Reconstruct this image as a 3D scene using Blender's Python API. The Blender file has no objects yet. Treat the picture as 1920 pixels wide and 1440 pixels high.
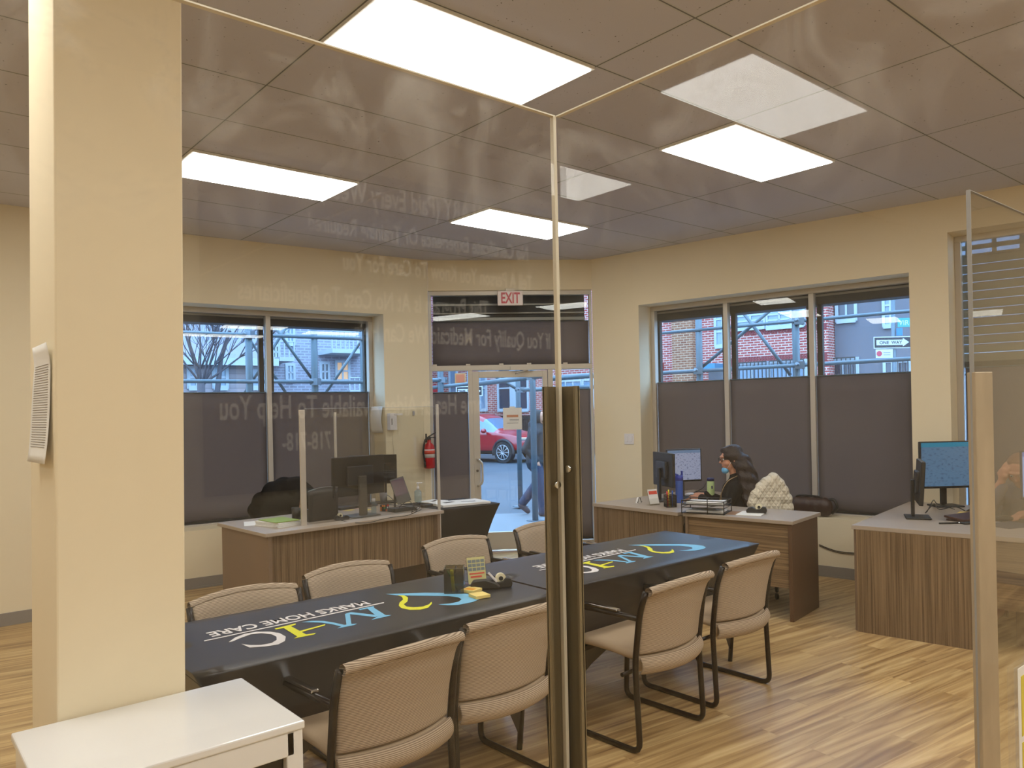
import bpy, bmesh, math, random
from mathutils import Vector, Matrix, Euler
random.seed(7)
S = bpy.context.scene
COL = S.collection
PI = math.pi

# ------------------------------------------------------------------ camera, sky, exposure
H = 1.62          # eye height
ZC = 3.33         # ceiling height
G = math.radians(40)
cam_d = bpy.data.cameras.new('camera'); cam = bpy.data.objects.new('camera', cam_d); COL.objects.link(cam)
cam_d.lens = 27.075; cam_d.sensor_width = 36; cam_d.shift_y = 0.025; cam_d.clip_start = 0.02; cam_d.clip_end = 300
cam.matrix_world = Matrix.Translation((0, 0, H)) @ Matrix.Rotation(-G, 4, 'Z') @ Matrix.Rotation(PI/2, 4, 'X') @ Matrix.Rotation(math.radians(-1.2), 4, 'Z')
S.camera = cam
S.view_settings.view_transform = 'Standard'; S.view_settings.look = 'None'
S.view_settings.exposure = 0.0; S.view_settings.gamma = 1.0; S.view_settings.use_curve_mapping = False
SKY = 9.5; PANEL = 10.2
wd = bpy.data.worlds.new('daylight'); S.world = wd; wd.use_nodes = True
bgn = wd.node_tree.nodes['Background']; bgn.inputs[0].default_value = (0.34, 0.60, 1.0, 1); bgn.inputs[1].default_value = SKY

# ------------------------------------------------------------------ projecting helpers (to measure real positions)
FP = 1444.0; ROLL = math.radians(1.2)
def ray(px, py):
    u = px-960; v = -(py-768); c, s = math.cos(ROLL), math.sin(ROLL)
    x = (u*c+v*s)/FP; z = (-u*s+v*c)/FP
    return Vector((x*math.cos(G)+math.sin(G), -x*math.sin(G)+math.cos(G), z))
O = Vector((0, 0, H))
def P(px, py, z): r = ray(px, py); return O + r*((z-H)/r.z)
def PD(px, py, d): return O + ray(px, py)*d
def PPL(px, py, p, n): r = ray(px, py); return O + r*((Vector(p)-O).dot(Vector(n))/r.dot(Vector(n)))

# ------------------------------------------------------------------ materials
REFL = 1.0     # colour scale, lowered outdoors to offset the strong sky
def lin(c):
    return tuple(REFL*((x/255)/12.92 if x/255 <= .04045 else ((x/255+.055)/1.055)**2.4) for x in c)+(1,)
MATS = {}
def mat(name, c, rough=.6, metal=0, spec=.5, emit=None, es=0, bump=None, var=None, trans=0, alpha=1):
    if name in MATS: return MATS[name]
    m = bpy.data.materials.new(name); m.use_nodes = True; nt = m.node_tree; b = nt.nodes['Principled BSDF']
    b.inputs['Base Color'].default_value = lin(c); b.inputs['Roughness'].default_value = rough
    b.inputs['Metallic'].default_value = metal; b.inputs['Specular IOR Level'].default_value = spec
    b.inputs['Alpha'].default_value = alpha
    if emit: b.inputs['Emission Color'].default_value = lin(emit); b.inputs['Emission Strength'].default_value = es
    if var or bump:
        tc = nt.nodes.new('ShaderNodeTexCoord'); mp = nt.nodes.new('ShaderNodeMapping'); nt.links.new(tc.outputs['Object'], mp.inputs[0])
        nz = nt.nodes.new('ShaderNodeTexNoise'); nt.links.new(mp.outputs[0], nz.inputs[0]); nz.inputs['Detail'].default_value = 4
    if var:   # (scale xyz, amount)
        mp.inputs['Scale'].default_value = var[0]; nz.inputs['Scale'].default_value = 1
        rp = nt.nodes.new('ShaderNodeMapRange'); nt.links.new(nz.outputs[0], rp.inputs[0])
        rp.inputs[1].default_value = .3; rp.inputs[2].default_value = .7; rp.inputs[3].default_value = 1-var[1]; rp.inputs[4].default_value = 1+var[1]
        mx = nt.nodes.new('ShaderNodeVectorMath'); mx.operation = 'SCALE'; mx.inputs[0].default_value = lin(c)[:3]
        nt.links.new(rp.outputs[0], mx.inputs['Scale']); nt.links.new(mx.outputs[0], b.inputs['Base Color'])
    if bump:
        nz2 = nt.nodes.new('ShaderNodeTexNoise'); nt.links.new(tc.outputs['Object'], nz2.inputs[0]); nz2.inputs['Scale'].default_value = bump[0]
        bp = nt.nodes.new('ShaderNodeBump'); bp.inputs['Strength'].default_value = bump[1]; bp.inputs['Distance'].default_value = .01
        nt.links.new(nz2.outputs[0], bp.inputs['Height']); nt.links.new(bp.outputs[0], b.inputs['Normal'])
    MATS[name] = m; return m

def glass_mat(name, tint=(1, 1, 1), smudge=0.0, k=1.0, haze=0.0):
    m = bpy.data.materials.new(name); m.use_nodes = True; nt = m.node_tree; N = nt.nodes; L = nt.links
    for n in list(N): N.remove(n)
    out = N.new('ShaderNodeOutputMaterial'); tr = N.new('ShaderNodeBsdfTransparent'); tr.inputs[0].default_value = (*tint, 1)
    gl = N.new('ShaderNodeBsdfGlossy'); gl.inputs['Roughness'].default_value = 0.0
    geo = N.new('ShaderNodeNewGeometry'); ma = N.new('ShaderNodeMath'); ma.operation = 'MULTIPLY_ADD'
    L.new(geo.outputs['Backfacing'], ma.inputs[0]); ma.inputs[1].default_value = 1/1.49-1.49; ma.inputs[2].default_value = 1.49
    fr = N.new('ShaderNodeFresnel'); L.new(ma.outputs[0], fr.inputs['IOR'])
    mu = N.new('ShaderNodeMath'); mu.operation = 'MULTIPLY'; L.new(fr.outputs[0], mu.inputs[0]); mu.inputs[1].default_value = k
    mix = N.new('ShaderNodeMixShader'); L.new(mu.outputs[0], mix.inputs[0]); L.new(tr.outputs[0], mix.inputs[1]); L.new(gl.outputs[0], mix.inputs[2])
    last = mix
    if smudge or haze:
        df = N.new('ShaderNodeBsdfDiffuse'); df.inputs[0].default_value = (.8, .78, .74, 1)
        tc = N.new('ShaderNodeTexCoord'); nz = N.new('ShaderNodeTexNoise'); L.new(tc.outputs['Object'], nz.inputs[0]); nz.inputs['Scale'].default_value = 9; nz.inputs['Detail'].default_value = 8; nz.inputs['Roughness'].default_value = .65; nz.inputs['Distortion'].default_value = 1.2
        rp = N.new('ShaderNodeMapRange'); L.new(nz.outputs[0], rp.inputs[0]); rp.inputs[1].default_value = .48; rp.inputs[2].default_value = .75; rp.inputs[3].default_value = 0; rp.inputs[4].default_value = smudge
        sp = N.new('ShaderNodeSeparateXYZ'); L.new(tc.outputs['Object'], sp.inputs[0])
        r2 = N.new('ShaderNodeMapRange'); L.new(sp.outputs[2], r2.inputs[0]); r2.inputs[1].default_value = 1.75; r2.inputs[2].default_value = 1.98; r2.inputs[3].default_value = .06; r2.inputs[4].default_value = 1
        m2 = N.new('ShaderNodeMath'); m2.operation = 'MULTIPLY_ADD'; L.new(rp.outputs[0], m2.inputs[0]); L.new(r2.outputs[0], m2.inputs[1]); m2.inputs[2].default_value = haze
        mx = N.new('ShaderNodeMixShader'); L.new(m2.outputs[0], mx.inputs[0]); L.new(mix.outputs[0], mx.inputs[1]); L.new(df.outputs[0], mx.inputs[2]); last = mx
    L.new(last.outputs[0], out.inputs[0]); MATS[name] = m; return m

def node_mat(name):
    m = bpy.data.materials.new(name); m.use_nodes = True; MATS[name] = m
    return m, m.node_tree.nodes, m.node_tree.links, m.node_tree.nodes['Principled BSDF']

def ramp(N, stops):
    r = N.new('ShaderNodeValToRGB'); e = r.color_ramp.elements
    e[0].position = stops[0][0]; e[0].color = lin(stops[0][1]); e[1].position = stops[-1][0]; e[1].color = lin(stops[-1][1])
    for p, c in stops[1:-1]: q = e.new(p); q.color = lin(c)
    return r

def floor_material():
    m, N, L, b = node_mat('vinyl_planks')
    tc = N.new('ShaderNodeTexCoord'); mp = N.new('ShaderNodeMapping'); L.new(tc.outputs['Object'], mp.inputs[0]); mp.inputs['Rotation'].default_value = (0, 0, math.radians(6))
    br = N.new('ShaderNodeTexBrick'); L.new(mp.outputs[0], br.inputs[0]); br.inputs['Scale'].default_value = 1
    br.inputs['Brick Width'].default_value = 1.2; br.inputs['Row Height'].default_value = .15; br.inputs['Mortar Size'].default_value = .0015
    br.inputs['Color1'].default_value = (.5, .5, .5, 1); br.inputs['Color2'].default_value = (1, 1, 1, 1); br.inputs['Mortar'].default_value = (.2, .2, .2, 1); br.offset = .37
    m2 = N.new('ShaderNodeMapping'); L.new(mp.outputs[0], m2.inputs[0]); m2.inputs['Scale'].default_value = (.8, 15, 1)
    ad = N.new('ShaderNodeVectorMath'); ad.operation = 'MULTIPLY_ADD'; L.new(br.outputs[0], ad.inputs[0]); ad.inputs[1].default_value = (7, 5, 3); L.new(m2.outputs[0], ad.inputs[2])
    nz = N.new('ShaderNodeTexNoise'); L.new(ad.outputs[0], nz.inputs[0]); nz.inputs['Scale'].default_value = 1; nz.inputs['Detail'].default_value = 6; nz.inputs['Distortion'].default_value = 1.4
    r = ramp(N, [(.28, (128, 96, 62)), (.42, (172, 138, 92)), (.58, (204, 172, 120)), (.75, (226, 198, 148))]); L.new(nz.outputs[0], r.inputs[0])
    mx = N.new('ShaderNodeMix'); mx.data_type = 'RGBA'; mx.blend_type = 'MULTIPLY'; mx.inputs[0].default_value = .32
    L.new(r.outputs[0], mx.inputs[6]); L.new(br.outputs[0], mx.inputs[7]); L.new(mx.outputs[2], b.inputs['Base Color'])
    b.inputs['Roughness'].default_value = .38; b.inputs['Specular IOR Level'].default_value = .35
    return m

def laminate(name, c0, c1, axis, rough=.45, sc=1):
    m, N, L, b = node_mat(name)
    tc = N.new('ShaderNodeTexCoord'); mp = N.new('ShaderNodeMapping'); L.new(tc.outputs['Object'], mp.inputs[0])
    s = [45*sc, 45*sc, 45*sc]; s[axis] = 1.2; mp.inputs['Scale'].default_value = s
    nz = N.new('ShaderNodeTexNoise'); L.new(mp.outputs[0], nz.inputs[0]); nz.inputs['Scale'].default_value = 1; nz.inputs['Detail'].default_value = 5; nz.inputs['Distortion'].default_value = .3
    r = ramp(N, [(.33, c0), (.66, c1)]); L.new(nz.outputs[0], r.inputs[0]); L.new(r.outputs[0], b.inputs['Base Color'])
    b.inputs['Roughness'].default_value = rough; b.inputs['Specular IOR Level'].default_value = .3
    return m

def ceiling_material():
    m, N, L, b = node_mat('ceiling_tiles')
    tc = N.new('ShaderNodeTexCoord'); sp = N.new('ShaderNodeSeparateXYZ'); L.new(tc.outputs['Object'], sp.inputs[0])
    def line(out, off, per, w):
        a = N.new('ShaderNodeMath'); a.operation = 'SUBTRACT'; L.new(out, a.inputs[0]); a.inputs[1].default_value = off-40*per
        f = N.new('ShaderNodeMath'); f.operation = 'MODULO'; L.new(a.outputs[0], f.inputs[0]); f.inputs[1].default_value = per
        c = N.new('ShaderNodeMath'); c.operation = 'PINGPONG'; L.new(f.outputs[0], c.inputs[0]); c.inputs[1].default_value = per/2
        d = N.new('ShaderNodeMath'); d.operation = 'LESS_THAN'; L.new(c.outputs[0], d.inputs[0]); d.inputs[1].default_value = w
        return d.outputs[0]
    mxn = N.new('ShaderNodeMath'); mxn.operation = 'MAXIMUM'; L.new(line(sp.outputs[0], 1.62, 1.21, .004), mxn.inputs[0]); L.new(line(sp.outputs[1], 2.66, .6, .004), mxn.inputs[1])
    wide = N.new('ShaderNodeMath'); wide.operation = 'MAXIMUM'; L.new(line(sp.outputs[0], 1.62, 1.21, .013), wide.inputs[0]); L.new(line(sp.outputs[1], 2.66, .6, .013), wide.inputs[1])
    nz = N.new('ShaderNodeTexNoise'); L.new(tc.outputs['Object'], nz.inputs[0]); nz.inputs['Scale'].default_value = 60; nz.inputs['Detail'].default_value = 2
    gt = N.new('ShaderNodeMath'); gt.operation = 'GREATER_THAN'; L.new(nz.outputs[0], gt.inputs[0]); gt.inputs[1].default_value = .73
    def mixc(f, a, bb):
        x = N.new('ShaderNodeMix'); x.data_type = 'RGBA'; L.new(f, x.inputs[0])
        if isinstance(a, tuple): x.inputs[6].default_value = a
        else: L.new(a, x.inputs[6])
        x.inputs[7].default_value = bb; return x.outputs[2]
    c = mixc(gt.outputs[0], lin((198, 196, 206)), lin((96, 94, 92)))
    c = mixc(wide.outputs[0], c, lin((194, 194, 196)))
    c = mixc(mxn.outputs[0], c, lin((118, 118, 118)))
    L.new(c, b.inputs['Base Color']); b.inputs['Roughness'].default_value = .9
    bp = N.new('ShaderNodeBump'); L.new(wide.outputs[0], bp.inputs['Height']); bp.inputs['Strength'].default_value = .6; bp.inputs['Distance'].default_value = .008; L.new(bp.outputs[0], b.inputs['Normal'])
    return m

def fabric_material():
    m, N, L, b = node_mat('ribbed_fabric')
    tc = N.new('ShaderNodeTexCoord'); sp = N.new('ShaderNodeSeparateXYZ'); L.new(tc.outputs['Object'], sp.inputs[0])
    nz = N.new('ShaderNodeTexNoise'); L.new(tc.outputs['Object'], nz.inputs[0]); nz.inputs['Scale'].default_value = 8
    a = N.new('ShaderNodeMath'); a.operation = 'MULTIPLY_ADD'; L.new(sp.outputs[2], a.inputs[0]); a.inputs[1].default_value = 2*PI/.0058; L.new(nz.outputs[0], a.inputs[2])
    s = N.new('ShaderNodeMath'); s.operation = 'SINE'; L.new(a.outputs[0], s.inputs[0])
    r = N.new('ShaderNodeMapRange'); L.new(s.outputs[0], r.inputs[0]); r.inputs[1].default_value = -1
    rr = ramp(N, [(0, (124, 108, 92)), (.6, (180, 162, 142)), (1, (196, 178, 158))]); L.new(r.outputs[0], rr.inputs[0])
    L.new(rr.outputs[0], b.inputs['Base Color']); b.inputs['Roughness'].default_value = .9; b.inputs['Specular IOR Level'].default_value = .15
    bp = N.new('ShaderNodeBump'); L.new(r.outputs[0], bp.inputs['Height']); bp.inputs['Strength'].default_value = .5; bp.inputs['Distance'].default_value = .0015; L.new(bp.outputs[0], b.inputs['Normal'])
    return m

def brick_material(name, c1, c2, mort, w=.24, h=.085, ms=.014, soft=.0):
    m, N, L, b = node_mat(name)
    tc = N.new('ShaderNodeTexCoord'); sp = N.new('ShaderNodeSeparateXYZ'); L.new(tc.outputs['Object'], sp.inputs[0])
    ad = N.new('ShaderNodeMath'); L.new(sp.outputs[0], ad.inputs[0]); L.new(sp.outputs[1], ad.inputs[1])
    cb = N.new('ShaderNodeCombineXYZ'); L.new(ad.outputs[0], cb.inputs[0]); L.new(sp.outputs[2], cb.inputs[1])
    br = N.new('ShaderNodeTexBrick'); L.new(cb.outputs[0], br.inputs[0]); br.inputs['Scale'].default_value = 1
    br.inputs['Brick Width'].default_value = w; br.inputs['Row Height'].default_value = h; br.inputs['Mortar Size'].default_value = ms; br.inputs['Mortar Smooth'].default_value = .2
    br.inputs['Color1'].default_value = lin(c1); br.inputs['Color2'].default_value = lin(c2); br.inputs['Mortar'].default_value = lin(mort)
    L.new(br.outputs[0], b.inputs['Base Color']); b.inputs['Roughness'].default_value = .9
    return m

def siding_material():
    m, N, L, b = node_mat('clapboard')
    tc = N.new('ShaderNodeTexCoord'); sp = N.new('ShaderNodeSeparateXYZ'); L.new(tc.outputs['Object'], sp.inputs[0])
    f = N.new('ShaderNodeMath'); f.operation = 'MODULO'; L.new(sp.outputs[2], f.inputs[0]); f.inputs[1].default_value = .14
    r = N.new('ShaderNodeMapRange'); L.new(f.outputs[0], r.inputs[0]); r.inputs[2].default_value = .14
    rr = ramp(N, [(0, (120, 108, 112)), (.15, (170, 155, 158)), (1, (186, 170, 172))]); L.new(r.outputs[0], rr.inputs[0]); L.new(rr.outputs[0], b.inputs['Base Color'])
    return m

def screen_material(name, bgc, ink, bar, strength):
    m, N, L, b = node_mat(name)
    tc = N.new('ShaderNodeTexCoord'); mp = N.new('ShaderNodeMapping'); L.new(tc.outputs['Generated'], mp.inputs[0]); mp.inputs['Scale'].default_value = (14, 1, 30)
    nz = N.new('ShaderNodeTexNoise'); L.new(mp.outputs[0], nz.inputs[0]); nz.inputs['Scale'].default_value = 1; nz.inputs['Detail'].default_value = 1
    sp = N.new('ShaderNodeSeparateXYZ'); L.new(tc.outputs['Generated'], sp.inputs[0])
    g = N.new('ShaderNodeMath'); g.operation = 'GREATER_THAN'; L.new(nz.outputs[0], g.inputs[0]); g.inputs[1].default_value = .6
    t = N.new('ShaderNodeMath'); t.operation = 'GREATER_THAN'; L.new(sp.outputs[2], t.inputs[0]); t.inputs[1].default_value = .9
    x = N.new('ShaderNodeMix'); x.data_type = 'RGBA'; L.new(g.outputs[0], x.inputs[0]); x.inputs[6].default_value = lin(bgc); x.inputs[7].default_value = lin(ink)
    y = N.new('ShaderNodeMix'); y.data_type = 'RGBA'; L.new(t.outputs[0], y.inputs[0]); L.new(x.outputs[2], y.inputs[6]); y.inputs[7].default_value = lin(bar)
    L.new(y.outputs[2], b.inputs['Emission Color']); b.inputs['Emission Strength'].default_value = strength; b.inputs['Base Color'].default_value = (.01, .01, .01, 1); b.inputs['Roughness'].default_value = .3
    return m

M_WALL = mat('wall_paint', (232, 218, 188), .75, spec=.3, bump=(40, .04))
M_FLOOR = floor_material(); M_CEIL = ceiling_material(); M_FAB = fabric_material()
M_SEAT = mat('seat_fabric', (186, 164, 138), .9, spec=.15, bump=(300, .2))
M_ALU = mat('aluminium', (196, 188, 176), .45, .35)
M_ALUD = mat('dull_bronze_metal', (134, 124, 102), .42, .6, var=((2, 2, 1.5), .25))
M_BASE = mat('vinyl_base', (138, 130, 122), .6)
M_BLIND = mat('blind_fabric', (106, 100, 104), .8, spec=.2, var=((1.5, 1.5, .5), .05))
M_DARK = mat('dark_shutter', (40, 36, 34), .5, .2)
M_BLACK = mat('black_plastic', (30, 29, 30), .42)
M_FRAME = mat('black_enamel', (34, 28, 26), .28, .3)
M_CHROME = mat('chrome', (210, 210, 210), .12, 1)
M_CLOTH = mat('stretch_cloth', (30, 28, 32), .36, spec=.7)
M_BCLOTH = mat('plain_black_cloth', (38, 34, 34), .75, spec=.2)
M_LAMV = laminate('walnut_laminate_vertical', (90, 72, 52), (142, 118, 90), 2, sc=2.2)
M_LAMH = laminate('walnut_laminate_horizontal', (90, 72, 52), (142, 118, 90), 1, sc=2)
M_LAMX = laminate('walnut_laminate_level', (94, 74, 54), (150, 124, 92), 0, sc=2)
M_WSIDE = mat('brown_end_panel', (92, 66, 46), .45, var=((20, 20, 1), .06))
M_SIDE = mat('desk_side_laminate', (128, 106, 86), .5, var=((6, 6, 1), .04))
M_TOP = mat('grey_desk_top', (168, 154, 140), .38, spec=.5, var=((3, 3, 3), .03))
M_WHITE = mat('white_laminate', (230, 230, 230), .1, spec=.9)
M_WMET = mat('white_enamel', (214, 202, 180), .35)
M_PAPER = mat('white_paper', (232, 230, 226), .8, spec=.2)
M_EDGE = mat('polished_acrylic_edge', (214, 206, 186), .3, spec=.5)
M_PANE = glass_mat('acrylic_pane', (.965, .955, .94), .22, .62, 0.0005)
M_PANE2 = glass_mat('desk_acrylic', (.95, .95, .94), 0, 1.0, .004)
M_WGLASS = glass_mat('window_glass', (.95, .97, .97), 0, 1.0)
M_SCAF = mat('galvanised_pipe', (88, 102, 110), .5, .35)
M_BLUE = mat('light_blue_print', (120, 190, 232), .6)
M_YEL = mat('yellow_print', (226, 226, 44), .6)
M_WPR = mat('white_print', (226, 222, 224), .6)
M_SKIN = mat('skin', (196, 140, 112), .55)
M_HAIR = mat('dark_hair', (40, 26, 22), .5, bump=(90, .5))
M_RED = mat('fire_red', (190, 30, 40), .3)

# ------------------------------------------------------------------ mesh builder
class MB:
    def __init__(s): s.bm = bmesh.new()
    def _add(s, vs, fs, mi=0, sm=False):
        V = [s.bm.verts.new(v) for v in vs]
        for f in fs:
            try: F = s.bm.faces.new([V[i] for i in f]); F.material_index = mi; F.smooth = sm
            except ValueError: pass
        return s
    def box(s, c, d, rz=0, mi=0, R=None):
        M = R if R is not None else Matrix.Rotation(rz, 3, 'Z'); c = Vector(c)
        vs = [c + M @ Vector((x*d[0]/2, y*d[1]/2, z*d[2]/2)) for x in (-1, 1) for y in (-1, 1) for z in (-1, 1)]
        return s._add(vs, [(0, 1, 3, 2), (4, 6, 7, 5), (0, 4, 5, 1), (2, 3, 7, 6), (0, 2, 6, 4), (1, 5, 7, 3)], mi)
    def span(s, a, b, mi=0):
        a = Vector(a); b = Vector(b); return s.box((a+b)/2, [abs(b[i]-a[i]) for i in range(3)], 0, mi)
    def wbox(s, W, u0, u1, o0, o1, z0, z1, mi=0):
        return s.box(W.pt((u0+u1)/2, (o0+o1)/2, (z0+z1)/2), (u1-u0, o1-o0, z1-z0), W.ang, mi)
    def tube(s, pts, r, n=8, mi=0, closed=False, flat=1.0, caps=True):
        pts = [Vector(p) for p in pts]; rs = r if isinstance(r, (list, tuple)) else [r]*len(pts); rings = []; up = None; m = len(pts)
        for i, p in enumerate(pts):
            if closed: t = pts[(i+1) % m]-pts[i-1]
            else: t = pts[min(i+1, m-1)]-pts[max(i-1, 0)]
            t.normalize()
            if up is None: up = Vector((1, 0, 0)) if abs(t.x) < .8 else Vector((0, 0, 1))
            a = up-t*up.dot(t); a.normalize(); up = a; b = t.cross(a)
            rings.append([p+(a*math.cos(k*2*PI/n)+b*math.sin(k*2*PI/n)*flat)*rs[i] for k in range(n)])
        vs = [v for q in rings for v in q]; fs = []
        for i in range(m if closed else m-1):
            j = (i+1) % m
            for k in range(n): fs.append((i*n+k, i*n+(k+1) % n, j*n+(k+1) % n, j*n+k))
        if not closed and caps: fs += [tuple(range(n))[::-1], tuple((m-1)*n+k for k in range(n))]
        return s._add(vs, fs, mi, True)
    def cyl(s, a, b, r, n=16, mi=0, r2=None):
        a = Vector(a); b = Vector(b); t = (b-a).normalized(); q = Vector((1, 0, 0)) if abs(t.x) < .8 else Vector((0, 1, 0)); x = (q-t*q.dot(t)).normalized(); y = t.cross(x); r2 = r if r2 is None else r2
        vs = [a+(x*math.cos(k*2*PI/n)+y*math.sin(k*2*PI/n))*r for k in range(n)]+[b+(x*math.cos(k*2*PI/n)+y*math.sin(k*2*PI/n))*r2 for k in range(n)]
        V = [s.bm.verts.new(v) for v in vs]
        for k in range(n):
            F = s.bm.faces.new([V[k], V[(k+1) % n], V[n+(k+1) % n], V[n+k]]); F.smooth = True; F.material_index = mi
        for ring in (V[:n][::-1], V[n:]): F = s.bm.faces.new(ring); F.material_index = mi
        return s
    def lathe(s, prof, n=20, c=(0, 0, 0), mi=0):
        c = Vector(c); vs = []; fs = []
        for r, z in prof: vs += [c+Vector((max(r, .0003)*math.cos(k*2*PI/n), max(r, .0003)*math.sin(k*2*PI/n), z)) for k in range(n)]
        for i in range(len(prof)-1):
            for k in range(n): fs.append((i*n+k, i*n+(k+1) % n, (i+1)*n+(k+1) % n, (i+1)*n+k))
        fs += [tuple(range(n))[::-1], tuple((len(prof)-1)*n+k for k in range(n))]
        return s._add(vs, fs, mi, True)
    def prism(s, poly, z0, z1, mi=0, M=None):
        M = M or Matrix.Identity(4); n = len(poly)
        vs = [M @ Vector((x, y, z0)) for x, y in poly]+[M @ Vector((x, y, z1)) for x, y in poly]
        fs = [tuple(range(n))[::-1], tuple(range(n, 2*n))]+[(k, (k+1) % n, n+(k+1) % n, n+k) for k in range(n)]
        return s._add(vs, fs, mi)
    def grid(s, f, nu, nv, mi=0, sm=True):
        vs = [f(i/nu, j/nv) for j in range(nv+1) for i in range(nu+1)]
        fs = [(j*(nu+1)+i, j*(nu+1)+i+1, (j+1)*(nu+1)+i+1, (j+1)*(nu+1)+i) for j in range(nv) for i in range(nu)]
        return s._add(vs, fs, mi, sm)
    def ball(s, c, r, seg=16, mi=0, R=None):
        r = (r, r, r) if not isinstance(r, (tuple, list)) else r; c = Vector(c); R = R or Matrix.Identity(3); vs = []; fs = []; k = seg//2
        for j in range(1, k):
            for i in range(seg):
                a = PI*j/k; b = 2*PI*i/seg; vs.append(c+R @ Vector((r[0]*math.sin(a)*math.cos(b), r[1]*math.sin(a)*math.sin(b), r[2]*math.cos(a))))
        t = len(vs); vs += [c+R @ Vector((0, 0, r[2])), c+R @ Vector((0, 0, -r[2]))]
        for j in range(k-2):
            for i in range(seg): fs.append((j*seg+i, (j+1)*seg+i, (j+1)*seg+(i+1) % seg, j*seg+(i+1) % seg))
        for i in range(seg): fs.append((t, i, (i+1) % seg)); fs.append((t+1, (k-2)*seg+(i+1) % seg, (k-2)*seg+i))
        return s._add(vs, fs, mi, True)
    def limb(s, pts, rs, n=12):
        s.tube(pts, rs, n)
        for p, r in zip(pts, rs): s.ball(p, r*.995, 12)
        return s
    def build(s, name, m, parent=None, bevel=0, sub=0, solid=0, loc=None, M=None, seg=2):
        if M is not None: s.bm.transform(M)
        bmesh.ops.recalc_face_normals(s.bm, faces=s.bm.faces)
        me = bpy.data.meshes.new(name); s.bm.to_mesh(me); s.bm.free()
        for q in (m if isinstance(m, (list, tuple)) else [m]): me.materials.append(q)
        o = bpy.data.objects.new(name, me); COL.objects.link(o)
        if parent: o.parent = parent
        if loc is not None: o.location = loc
        if solid: k = o.modifiers.new('thickness', 'SOLIDIFY'); k.thickness = solid; k.offset = 0
        if bevel: k = o.modifiers.new('bevel', 'BEVEL'); k.width = bevel; k.segments = seg; k.limit_method = 'ANGLE'
        if sub: k = o.modifiers.new('smooth', 'SUBSURF'); k.levels = sub; k.render_levels = sub
        return o

def blob(name, mb, m, parent=None, voxel=.01, smooth=4, fn=None):
    """one continuous surface from overlapping pieces"""
    bmesh.ops.recalc_face_normals(mb.bm, faces=mb.bm.faces)
    me = bpy.data.meshes.new('tmp'); mb.bm.to_mesh(me); mb.bm.free(); o = bpy.data.objects.new('tmp', me); COL.objects.link(o)
    k = o.modifiers.new('r', 'REMESH'); k.mode = 'VOXEL'; k.voxel_size = voxel; k.use_smooth_shade = True
    if smooth: k = o.modifiers.new('s', 'SMOOTH'); k.factor = .5; k.iterations = smooth
    dg = bpy.context.evaluated_depsgraph_get(); nm = bpy.data.meshes.new_from_object(o.evaluated_get(dg)); bpy.data.objects.remove(o)
    if fn:
        for v in nm.vertices: v.co = fn(v.co.copy())
    nm.name = name; nm.materials.clear(); nm.materials.append(m)
    for p in nm.polygons: p.use_smooth = True
    ob = bpy.data.objects.new(name, nm); COL.objects.link(ob)
    if parent: ob.parent = parent
    return ob

def text_obj(name, s, size, m, parent, M, sx=1.0, ext=.0006, align='LEFT', bold=0):
    c = bpy.data.curves.new('t', 'FONT'); c.body = s; c.size = size; c.extrude = ext; c.align_x = align; c.offset = bold; c.resolution_u = 3
    o = bpy.data.objects.new('t', c); COL.objects.link(o); dg = bpy.context.evaluated_depsgraph_get()
    me = bpy.data.meshes.new_from_object(o.evaluated_get(dg)); bpy.data.objects.remove(o)
    me.transform(M @ Matrix.Diagonal((sx, 1, 1, 1))); me.materials.clear(); me.materials.append(m); me.name = name
    ob = bpy.data.objects.new(name, me); COL.objects.link(ob)
    if parent: ob.parent = parent
    return ob

def tag(o, label, cat, group=None):
    o['label'] = label; o['category'] = cat
    if group: o['group'] = group
    return o
def thing(name, label, cat, loc=(0, 0, 0), rz=0, group=None):
    o = bpy.data.objects.new(name, None); COL.objects.link(o); o.empty_display_size = .1; o.location = loc; o.rotation_euler = (0, 0, rz)
    return tag(o, label, cat, group)
def struct(o): o['kind'] = 'structure'; return o
def sempty(name):
    o = bpy.data.objects.new(name, None); COL.objects.link(o); o.empty_display_size = .1; return struct(o)
def dup(root, loc, rz, label, group=None, k=0):
    r = root.copy(); COL.objects.link(r); r.location = loc; r.rotation_euler = (0, 0, rz); r['label'] = label
    if group: r['group'] = group
    for ch in list(root.children):
        c = ch.copy(); COL.objects.link(c); c.parent = r
        for g in ch.children: d = g.copy(); COL.objects.link(d); d.parent = c
    return r
def bez(pts, n=6):
    """smooth path through points"""
    pts = [Vector(p) for p in pts]; out = []
    for i in range(len(pts)-1):
        p0 = pts[max(i-1, 0)]; p1 = pts[i]; p2 = pts[i+1]; p3 = pts[min(i+2, len(pts)-1)]
        for k in range(n):
            t = k/n; out.append(.5*((2*p1)+(p2-p0)*t+(2*p0-5*p1+4*p2-p3)*t*t+(3*p1-p0-3*p2+p3)*t**3))
    return out+[pts[-1]]
def filleted(pts, r, n=4):
    pts = [Vector(p) for p in pts]; out = [pts[0]]
    for i in range(1, len(pts)-1):
        a = (pts[i-1]-pts[i]); b = (pts[i+1]-pts[i]); q = min(r, a.length*.45, b.length*.45); A = pts[i]+a.normalized()*q; B = pts[i]+b.normalized()*q
        for k in range(n+1): t = k/n; out.append(A*(1-t)**2+pts[i]*2*t*(1-t)+B*t*t)
    return out+[pts[-1]]

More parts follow.
